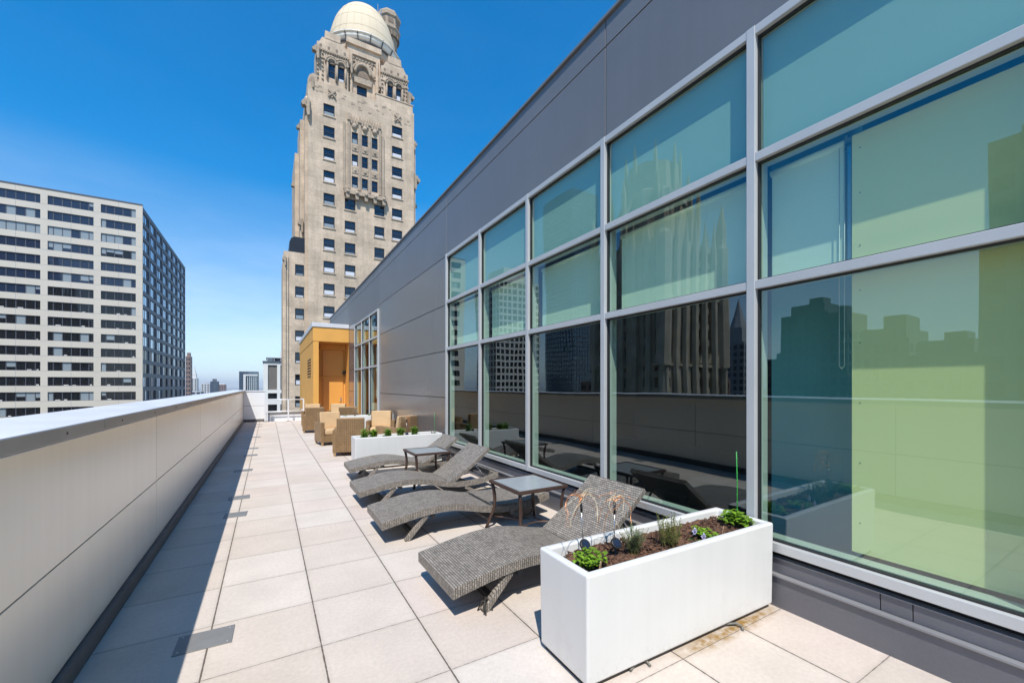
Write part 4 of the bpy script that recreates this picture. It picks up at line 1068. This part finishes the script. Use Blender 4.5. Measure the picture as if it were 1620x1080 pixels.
for a, b, n in bays:
    for x in ((a + b) / 2,): 
        for z in zf: mb.box(x - .03, x + .03, YO - .012, YO - .002, z + .05, z + 1.5)
    for z in zf: mb.box(b + .01, b + 1.38, YO - .012, YO - .002, z - 2.36, z - 2.30)
mb.build('panel_joint', 'city_grey', ob)
rr = random.Random(44)
for a, b, n in bays[:5]:
    for k, z in enumerate(zf):
        f = OB(); y = YO + .22
        fr = [0] + [(.6 + i) / (n - .8) for i in range(n - 1)] + [1.] if False else None
        wnd = [.58] + [1.] * (n - 2) + [.58]; tot = sum(wnd); xs = [a]
        for w in wnd: xs.append(xs[-1] + (b - a) * w / tot)
        for x in xs: f.box(max(a, x - .07), min(b, x + .07), y, y + .12, z - 2.28, z)
        for x0, x1 in zip(xs[:-1], xs[1:]): f.box(min(b, x0 + .07), x1 - .07, y, y + .1, z - .1, z - .002); f.box(min(b, x0 + .07), x1 - .07, y, y + .1, z - 2.278, z - 2.18)
        o = f.build('strip_window', 'office_metal', ob)
        g = OB(); mode = rr.random(); base = 2 if (k < 3 or (k < 7 and mode < .5)) else 0
        if k in (2,): base = 1
        for x0, x1 in zip(xs[:-1], xs[1:]):
            q = rr.random(); mi = base
            zz = z - 2.2
            if base != 1:
                if q < .07: mi = 1
                elif q < .14:
                    zz = z - 2.2 + 2.1 * rr.uniform(.3, .6)
                    g.quad([(x0, y + .06, z - 2.2), (x1, y + .06, z - 2.2), (x1, y + .06, zz), (x0, y + .06, zz)], base); mi = 1
            elif q < .15: mi = 2
            g.quad([(x0, y + .06, zz), (x1, y + .06, zz), (x1, y + .06, z - .05), (x0, y + .06, z - .05)], mi)
            if k > 6 and q > .72 and base == 0:      # desks, boxes and lamps at the sill
                w = (x1 - x0); zb = z - 2.18; s0 = x0 + w * rr.uniform(.1, .3); g.box(s0, s0 + w * rr.uniform(.3, .6), y + .02, y + .05, zb + .02, zb + rr.uniform(.12, .3), 3)
        g.build('pane', ['win_dark', 'win_blind', 'win_mid', 'city_white'], o, recalc=False)
# shaded flank in dark metal with square blue windows
cols = [(151.9 + 8.67 * k, 151.9 + 8.67 * k + 7.3) for k in range(8)]
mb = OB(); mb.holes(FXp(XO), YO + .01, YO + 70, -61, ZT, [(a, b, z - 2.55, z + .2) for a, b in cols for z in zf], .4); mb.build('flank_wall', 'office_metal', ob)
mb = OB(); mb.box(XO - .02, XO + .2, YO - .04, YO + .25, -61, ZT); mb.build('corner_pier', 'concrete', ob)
def flank(f, g, a, b, k, z):
    for i in range(5): x = a + (b - a) * i / 4; f.box(XO - .3, XO - .18, max(a, x - .06), min(b, x + .06), z - 2.55, z + .2)
    f.box(XO - .3, XO - .2, a + .06, b - .06, z + .14, z + .198); f.box(XO - .3, XO - .2, a + .06, b - .06, z - 2.548, z - 2.49)
    for i in range(4):
        x0 = a + (b - a) * i / 4; x1 = a + (b - a) * (i + 1) / 4; t = rr.uniform(-.02, .02)
        g.quad([(XO - .25 + t, x0, z - 2.55), (XO - .25 - t, x1, z - 2.55), (XO - .25 - t, x1, z + .2), (XO - .25 + t, x0, z + .2)], 0 if (k < 10 or rr.random() < .35) else 1)
f2, g2 = OB(), OB()
for k, z in enumerate(zf):
    for a, b in cols:
        if k < 12:
            f, g = OB(), OB(); flank(f, g, a, b, k, z); o = f.build('square_window', 'office_metal', ob); g.build('pane', ['flank_glass', 'win_dark'], o, recalc=False)
        else: flank(f2, g2, a, b, k, z)
o = tag(f2.build('square_window', 'office_metal', ob), kind='stuff'); g2.build('pane', ['flank_glass', 'win_dark'], o, recalc=False)

# ------------------------------------------------------------------ white mid-rise beside the tower
wb = empty('midrise_block', (-1.2, 140, -61), 'white framed mid rise with brown louvred bays beside the stone tower', 'building')
class WB(MB):
    def build(s, name, mats, parent=None, **k):
        s.v = [(x + 1.2, y - 140, z + 61) for x, y, z in s.v]; return MB.build(s, name, mats, parent, **k)
xb = [(-.05 + 3.17 * k, 2.27 + 3.17 * k) for k in range(8)]
lev = [(.41, 7.7), (-2.2, -.55)] + [(-5.9 - 3.4 * k, -3.85 - 3.4 * k) for k in range(8)]
mb = WB(); mb.holes(FY(140), -1.2, 26, -61, 8.5, [(a, b, c, d) for a, b in xb for c, d in lev], .5)
mb.box(-1.2, 26, 140.8, 160, -61, 8.5); mb.quad([(-1.2, 140, -61), (-1.2, 140.8, -61), (-1.2, 140.8, 8.5), (-1.2, 140, 8.5)])
mb.build('wall', 'white_stone', wb)
mb = WB(); mb.box(-1.4, 26.2, 139.7, 160.2, 8.52, 8.8); mb.build('roof_slab', 'office_metal', wb)
mb = WB(); mb.box(-.3, 25, 141, 155, 8.82, 9.75); mb.build('penthouse', 'win_blue', wb)
mb = WB(); mb.box(-.5, 25.2, 140.8, 155.2, 9.76, 9.95); [mb.box(x, x + .2, 140.9, 140.98, 8.82, 9.75) for x in lin(-.3, 24, 14)]; mb.build('penthouse_roof', 'city_grey', wb)
mb = WB(); mb.box(3.2, 6, 143, 148, 9.96, 12.0); mb.build('roof_plant', 'white_stone', wb)
for c, d in lev:
    g = WB()
    for a, b in xb: g.quad([(a, 140.4, c), (b, 140.4, c), (b, 140.4, d), (a, 140.4, d)], 0)
    if d - c > 4:
        for a, b in xb:
            for i in range(1, 14): z = c + (d - c) * i / 14; g.box(a, b, 140.33, 140.39, z - .05, z + .05, 0)
        g.build('louvre_bay', 'louvre_brown', wb, recalc=False)
    else: g.build('window_band', 'win_dark', wb, recalc=False)

# ------------------------------------------------------------------ far skyline
def grid_block(name, x0, x1, y0, y1, z1, nx, ny, fh, wall, glass, label, cat='building', pier=.35, span=.3, z0=-61, depth=.35, crown=None, group=None):
    """glass body wrapped in real piers and spandrels"""
    r = empty(name, ((x0 + x1) / 2, (y0 + y1) / 2, z0), label, cat, group); a, b, h = (x1 - x0) / 2, (y1 - y0) / 2, z1 - z0
    mb = MB(); mb.box(-a + depth, a - depth, -b + depth, b - depth, 0, h - .3); mb.build('window_glass', glass, r)
    mb = MB(); px = 2 * a / nx; py = 2 * b / ny
    for i in range(nx + 1):
        x = -a + px * i; w = px * pier / 2
        for s_ in (-1, 1): mb.box(max(-a, x - w), min(a, x + w), s_ * b - (depth if s_ > 0 else 0), s_ * b + (0 if s_ > 0 else depth), 0, h)
    for i in range(1, ny):
        y = -b + py * i; w = py * pier / 2
        for s_ in (-1, 1): mb.box(s_ * a - (depth if s_ > 0 else 0), s_ * a + (0 if s_ > 0 else depth), y - w, y + w, 0, h)
    n = int(h / fh)
    for k in range(n + 1):
        z = h - k * fh; t = fh * span
        if z < 30: break
        mb.box(-a + .04, a - .04, -b + .04, b - .04, z - t, z - .02)
    mb.build('facade_frame', wall, r)
    if crown: crown(r, a, b, h)
    return r
def cap(w, hh, m):
    def f(r, a, b, h):
        mb = MB(); mb.box(-a * w, a * w, -b * w, b * w, h, h + hh); mb.build('roof_plant', m, r)
    return f
def spire(m):
    def f(r, a, b, h):
        mb = MB(); mb.box(-a * .6, a * .6, -b * .6, b * .6, h, h + 8); mb.lathe((0, 0, h + 8), [(a * .5, 0), (a * .25, 7), (.1, 16)], 8, smooth=False); mb.build('spire', m, r)
    return f
# name, x0, x1, y of the near face, depth, top height (metres from the terrace), wall, label, crown
FAR = [('apartment_tower', -57.2, -54.0, 420, 9, 25.4, 'city_brown', 'slim brown and white apartment tower right behind the office block', cap(0.6, 3, 'city_brown')),
       ('spired_tower', -115.4, -106.5, 900, 16, 14.8, 'city_white', 'pale stepped tower with pointed crown on the skyline', spire('city_white')),
       ('white_tower', -123.4, -108.8, 1100, 25, 6.0, 'city_white', 'squat white apartment tower left of the blue glass one', cap(0.5, 2, 'city_grey')),
       ('blue_tower', -97.9, -85.4, 1000, 22, 10.3, 'sky_glass', 'small blue glass tower among the far skyline group', cap(0.5, 5, 'office_metal')),
       ('brick_tower', -100.9, -87.3, 1200, 20, 4.6, 'city_brown', 'brownish tower at the right of the small skyline group', cap(0.8, 2, 'city_white')),
       ('low_block', -90.0, -78.7, 700, 30, -6.1, 'city_grey', 'low grey green block below the pointed skyline tower', None),
       ('low_block', -90.5, -73.8, 1500, 40, -12.9, 'office_metal', 'low dark block left of the big blue glass tower', None),
       ('glass_tower', -26.3, -9.0, 520, 22, 16.7, 'sky_glass', 'large dark blue glass tower with white portal frame', None)]
for nm, x0, x1, Y, dp, z1, m, t, crown in FAR:
    w = x1 - x0
    glass = 'win_mid' if m != 'sky_glass' else 'sky_glass'
    r = grid_block(nm, x0, x1, Y, Y + dp, z1, max(2, round(w / 5)), max(2, round(dp / 5)), 3.6, m if m != 'sky_glass' else 'office_metal', glass, t, 'building', .35 if m != 'sky_glass' else .12, .35 if m != 'sky_glass' else .14, crown=crown)
    if nm == 'glass_tower':
        mb = MB(); a = w / 2; h = z1 + 61
        mb.box(-a + w * .22, -a + w * .34, -dp / 2 - 1.2, -dp / 2 - .02, 0, h - 3); mb.box(-a + w * .34, a - .6, -dp / 2 - 1.2, -dp / 2 - .02, h - 4.6, h - 3)
        for i in range(5): mb.box(-a + w * (.42 + .11 * i), -a + w * (.445 + .11 * i), -dp / 2 - .5, -dp / 2 - .02, h - 22, h - 4.6)
        mb.build('portal_frame', 'city_white', r)
# ------------------------------------------------------------------ the street side, seen mirrored in the window wall
def gothic_crown(r, a, b, h):
    mb = MB()
    for sx in (-1, 1):
        for sy in (-1, 1):
            mb.lathe((sx * a, sy * b, h - 30), [(1.7, 0), (1.7, 30), (1.2, 31), (1.2, 35), (.1, 41)], 8, smooth=False)
    for i in range(7):
        y = -b + 2 * b * i / 6
        for s_ in (-1, 1): mb.lathe((s_ * (a + .5), y, 0), [(.8, h - 55), (.8, h - 3), (.55, h), (.05, h + 6)], 6, smooth=False); mb.lathe((-a + 2 * a * i / 6, s_ * (b + .5), 0), [(.8, h - 55), (.8, h - 3), (.55, h), (.05, h + 6)], 6, smooth=False)
    for z in (h - 14, h - 30, h - 46, h - 58): mb.box(-a - .5, a + .5, -b - .5, b + .5, z, z + .7)
    for i in range(7):
        y = -b + b / 7 + 2 * b * i / 7
        for z in (h - 13, h - 29, h - 45): 
            mb.prism([(y - 1.1, z), (y + 1.1, z), (y, z + 2.6)], a - .6, a + .4, 'x'); mb.prism([(-a + a / 7 + 2 * a * i / 7 - 1.1, z), (-a + a / 7 + 2 * a * i / 7 + 1.1, z), (-a + a / 7 + 2 * a * i / 7, z + 2.6)], -b - .4, -b + .6, 'y')
    mb.build('pinnacle', 'gothic', r)
    mb = MB(); mb.lathe((0, 0, h), [(a * .75, 0), (a * .75, 14), (a * .62, 15), (a * .58, 22), (a * .5, 22.2), (a * .5, 20)], 8, smooth=False, rot=PI / 8)
    for k in range(8):
        c, s_ = math.cos(k * PI / 4), math.sin(k * PI / 4); mb.lathe((a * .95 * c, a * .95 * s_, h), [(.9, 0), (.9, 8), (.6, 9), (.6, 13), (.1, 17)], 6, smooth=False); mb.lathe((a * .6 * c, a * .6 * s_, h + 14), [(.5, 0), (.5, 9), (.05, 13)], 6, smooth=False)
        mb.bar((a * .95 * c, a * .95 * s_, h + 7), (a * .55 * c, a * .55 * s_, h + 16), .8)
    mb.build('crown', 'gothic', r)
grid_block('gothic_tower', -92, -70, 62.5, 86, 36, 7, 7, 3.9, 'gothic', 'win_dark', 'tall gothic stone tower with pinnacles mirrored in the window wall', 'tower', .5, .4, depth=1.3, crown=gothic_crown)
grid_block('grid_tower', -120, -96, 186, 214, 56, 9, 9, 3.4, 'city_white', 'win_dark', 'white gridded concrete tower mirrored in the narrow window bay', 'tower', .3, .32, crown=cap(.55, 9, 'city_white'))
grid_block('mirror_tower', -232, -204, 262, 300, 160, 10, 12, 3.8, 'office_metal', 'sky_glass', 'very tall blue glass tower mirrored in the third window bay', 'tower', .14, .2)
def setback(w1, h1, w2, h2, m='dark_tower'):
    def f(r, a, b, h):
        mb = MB(); mb.box(-a * w1, a * w1, -b * w1, b * w1, h, h + h1); mb.box(-a * w2, a * w2 * .6, -b * w2, b * w2 * .4, h + h1, h + h1 + h2)
        for k in range(6): mb.box(-a * .9 + k * a * .3, -a * .9 + k * a * .3 + .9, -b * .5, -b * .5 + 1., h, h + 1.2 + (k * 7 % 3))
        mb.build('setback', m, r)
    return f
DB = [(-104, -82, -4, 17, 36, 7, 7, 'win_dark', 'dark office tower mirrored in the nearest window pane', (.75, 2, .5, 2)),
      (-192, -172, 72, 88, 29, 6, 6, 'win_mid', 'dark slab tower mirrored beside the blue strip of the nearest window', (.7, 4, .4, 3)),
      (-170, -150, 58, 68, 20, 5, 4, 'win_dark', 'dark narrow block mirrored between two larger dark towers', (.8, 5, .3, 3)),
      (-160, -138, 40, 52, 14, 6, 6, 'win_dark', 'lower dark block mirrored in the middle of the nearest window', (.8, 3, .6, 4)),
      (-130, -112, 22, 34, 8, 6, 5, 'win_mid', 'lowest dark block mirrored beside the nearest dark tower', (.7, 3, .4, 2)),
      (-240, -215, 96, 116, 15, 6, 6, 'win_mid', 'distant dark block mirrored left of the dark slab tower', (.7, 3, .4, 6))]
for x0, x1, y0, y1, z, nx, ny, gm, t, sb in DB: grid_block('dark_block', x0, x1, y0, y1, z, nx, ny, 3.6, 'dark_tower', gm, t, 'tower', .4, .4, crown=setback(*sb))
grid_block('pointed_tower', -222, -204, 122, 138, 24, 5, 5, 3.6, 'city_grey', 'win_mid', 'grey tower with pointed top mirrored right of the gothic tower', 'tower', .4, .4, crown=spire('city_grey'))
grid_block('street_block', -150, -118, 96, 150, 4, 9, 12, 3.8, 'city_brown', 'win_dark', 'brown brick street block mirrored behind the gothic wing', 'building', .45, .4)

# ------------------------------------------------------------------ light, sky, camera
sun_dir = Vector((-.31, -.58, 1)).normalized()
sl = bpy.data.lights.new('sun', 'SUN'); sl.energy = SUN_E; sl.angle = R(.5); sl.color = (1, .955, .88)
so = bpy.data.objects.new('sun', sl); COL.objects.link(so); so.rotation_euler = sun_dir.to_track_quat('Z', 'Y').to_euler(); so.location = (-20, -38, 65)
w = bpy.data.worlds.new('World'); S.world = w; w.use_nodes = True; n, l = w.node_tree.nodes, w.node_tree.links
bg = n['Background']; sk = N(n, 'TexSky', sky_type='NISHITA'); sk.sun_disc = False
sk.sun_elevation = math.asin(sun_dir.z); sk.sun_rotation = math.atan2(sun_dir.x, sun_dir.y) % (2 * PI)
sk.air_density = 1.0; sk.dust_density = .1; sk.ozone_density = 2.2; sk.altitude = 100
hs = N(n, 'HueSaturation'); hs.inputs['Saturation'].default_value = SKY_SAT; hs.inputs['Hue'].default_value = .5
# soft shoulder so that the bright horizon keeps its blue
vm = N(n, 'VectorMath', operation='SCALE'); vm.inputs['Scale'].default_value = SKY_K; l.new(sk.outputs[0], vm.inputs[0])
va = N(n, 'VectorMath', operation='ADD'); va.inputs[1].default_value = (1, 1, 1); l.new(vm.outputs[0], va.inputs[0])
vd = N(n, 'VectorMath', operation='DIVIDE'); l.new(sk.outputs[0], vd.inputs[0]); l.new(va.outputs[0], vd.inputs[1])
tc = N(n, 'TexCoord'); sz = N(n, 'SeparateXYZ'); l.new(tc.outputs['Generated'], sz.inputs[0])
l.new(ramp(n, l, sz.outputs[2], .0, .45, .75, SKY_SAT), hs.inputs['Saturation'])
tint = mixcol(n, l, ramp(n, l, sz.outputs[2], .0, .35), (.55, .75, .96), (.86, .96, 1.03))
l.new(mixcol(n, l, 1., vd.outputs[0], tint, 'MULTIPLY'), hs.inputs['Color']); # very thin wisps of cloud low over the horizon
mpc = N(n, 'Mapping'); mpc.inputs['Scale'].default_value = (2.2, 2.2, 9.); l.new(tc.outputs['Generated'], mpc.inputs[0])
wisp = ramp(n, l, noise(n, l, mpc.outputs[0], 1.6, 6., .62), .42, .78, 0., .38)
wisp = math_node(n, l, 'MULTIPLY', wisp, ramp(n, l, sz.outputs[2], .08, .38, 1., .03))
l.new(mixcol(n, l, wisp, hs.outputs[0], (4.0, 4.6, 5.4)), bg.inputs[0]); bg.inputs[1].default_value = SKY_E
cam = bpy.data.cameras.new('camera'); co = bpy.data.objects.new('camera', cam); COL.objects.link(co); S.camera = co
co.location = (0, 0, 1.614); co.rotation_euler = (R(90), 0, R(-30.5))
cam.sensor_width = 36; cam.lens = 655 / 1620 * 36; cam.shift_y = 70 / 1620; cam.clip_start = .05; cam.clip_end = 40000
S.view_settings.view_transform = 'Standard'; S.view_settings.look = 'None'; S.view_settings.exposure = EXPO; S.view_settings.gamma = 1
S.render.engine = 'CYCLES'; cy_ = S.cycles
cy_.use_denoising = True; cy_.denoiser = 'OPENIMAGEDENOISE'; cy_.max_bounces = 8; cy_.diffuse_bounces = 4; cy_.glossy_bounces = 4; cy_.transparent_max_bounces = 16; cy_.transmission_bounces = 4
cy_.caustics_reflective = False; cy_.caustics_refractive = False; cy_.sample_clamp_indirect = 8

if HAZE:
    mb = MB(); mb.box(-15900, 15900, -2900, 21900, -61.6, 172)
    hz = mb.build('haze', 'gap_dark'); hm = bpy.data.materials.new('thin_air'); hm.use_nodes = True; n, l = hm.node_tree.nodes, hm.node_tree.links; n.clear()
    o = N(n, 'OutputMaterial'); v = N(n, 'VolumePrincipled'); v.inputs['Density'].default_value = HAZE; v.inputs['Color'].default_value = (.95, .97, 1, 1); v.inputs['Anisotropy'].default_value = .0
    l.new(v.outputs[0], o.inputs['Volume']); hz.data.materials[0] = hm; tag(hz, 'thin bluish haze hanging over the far city', 'haze', kind='stuff')
    MATS['haze'] = hm
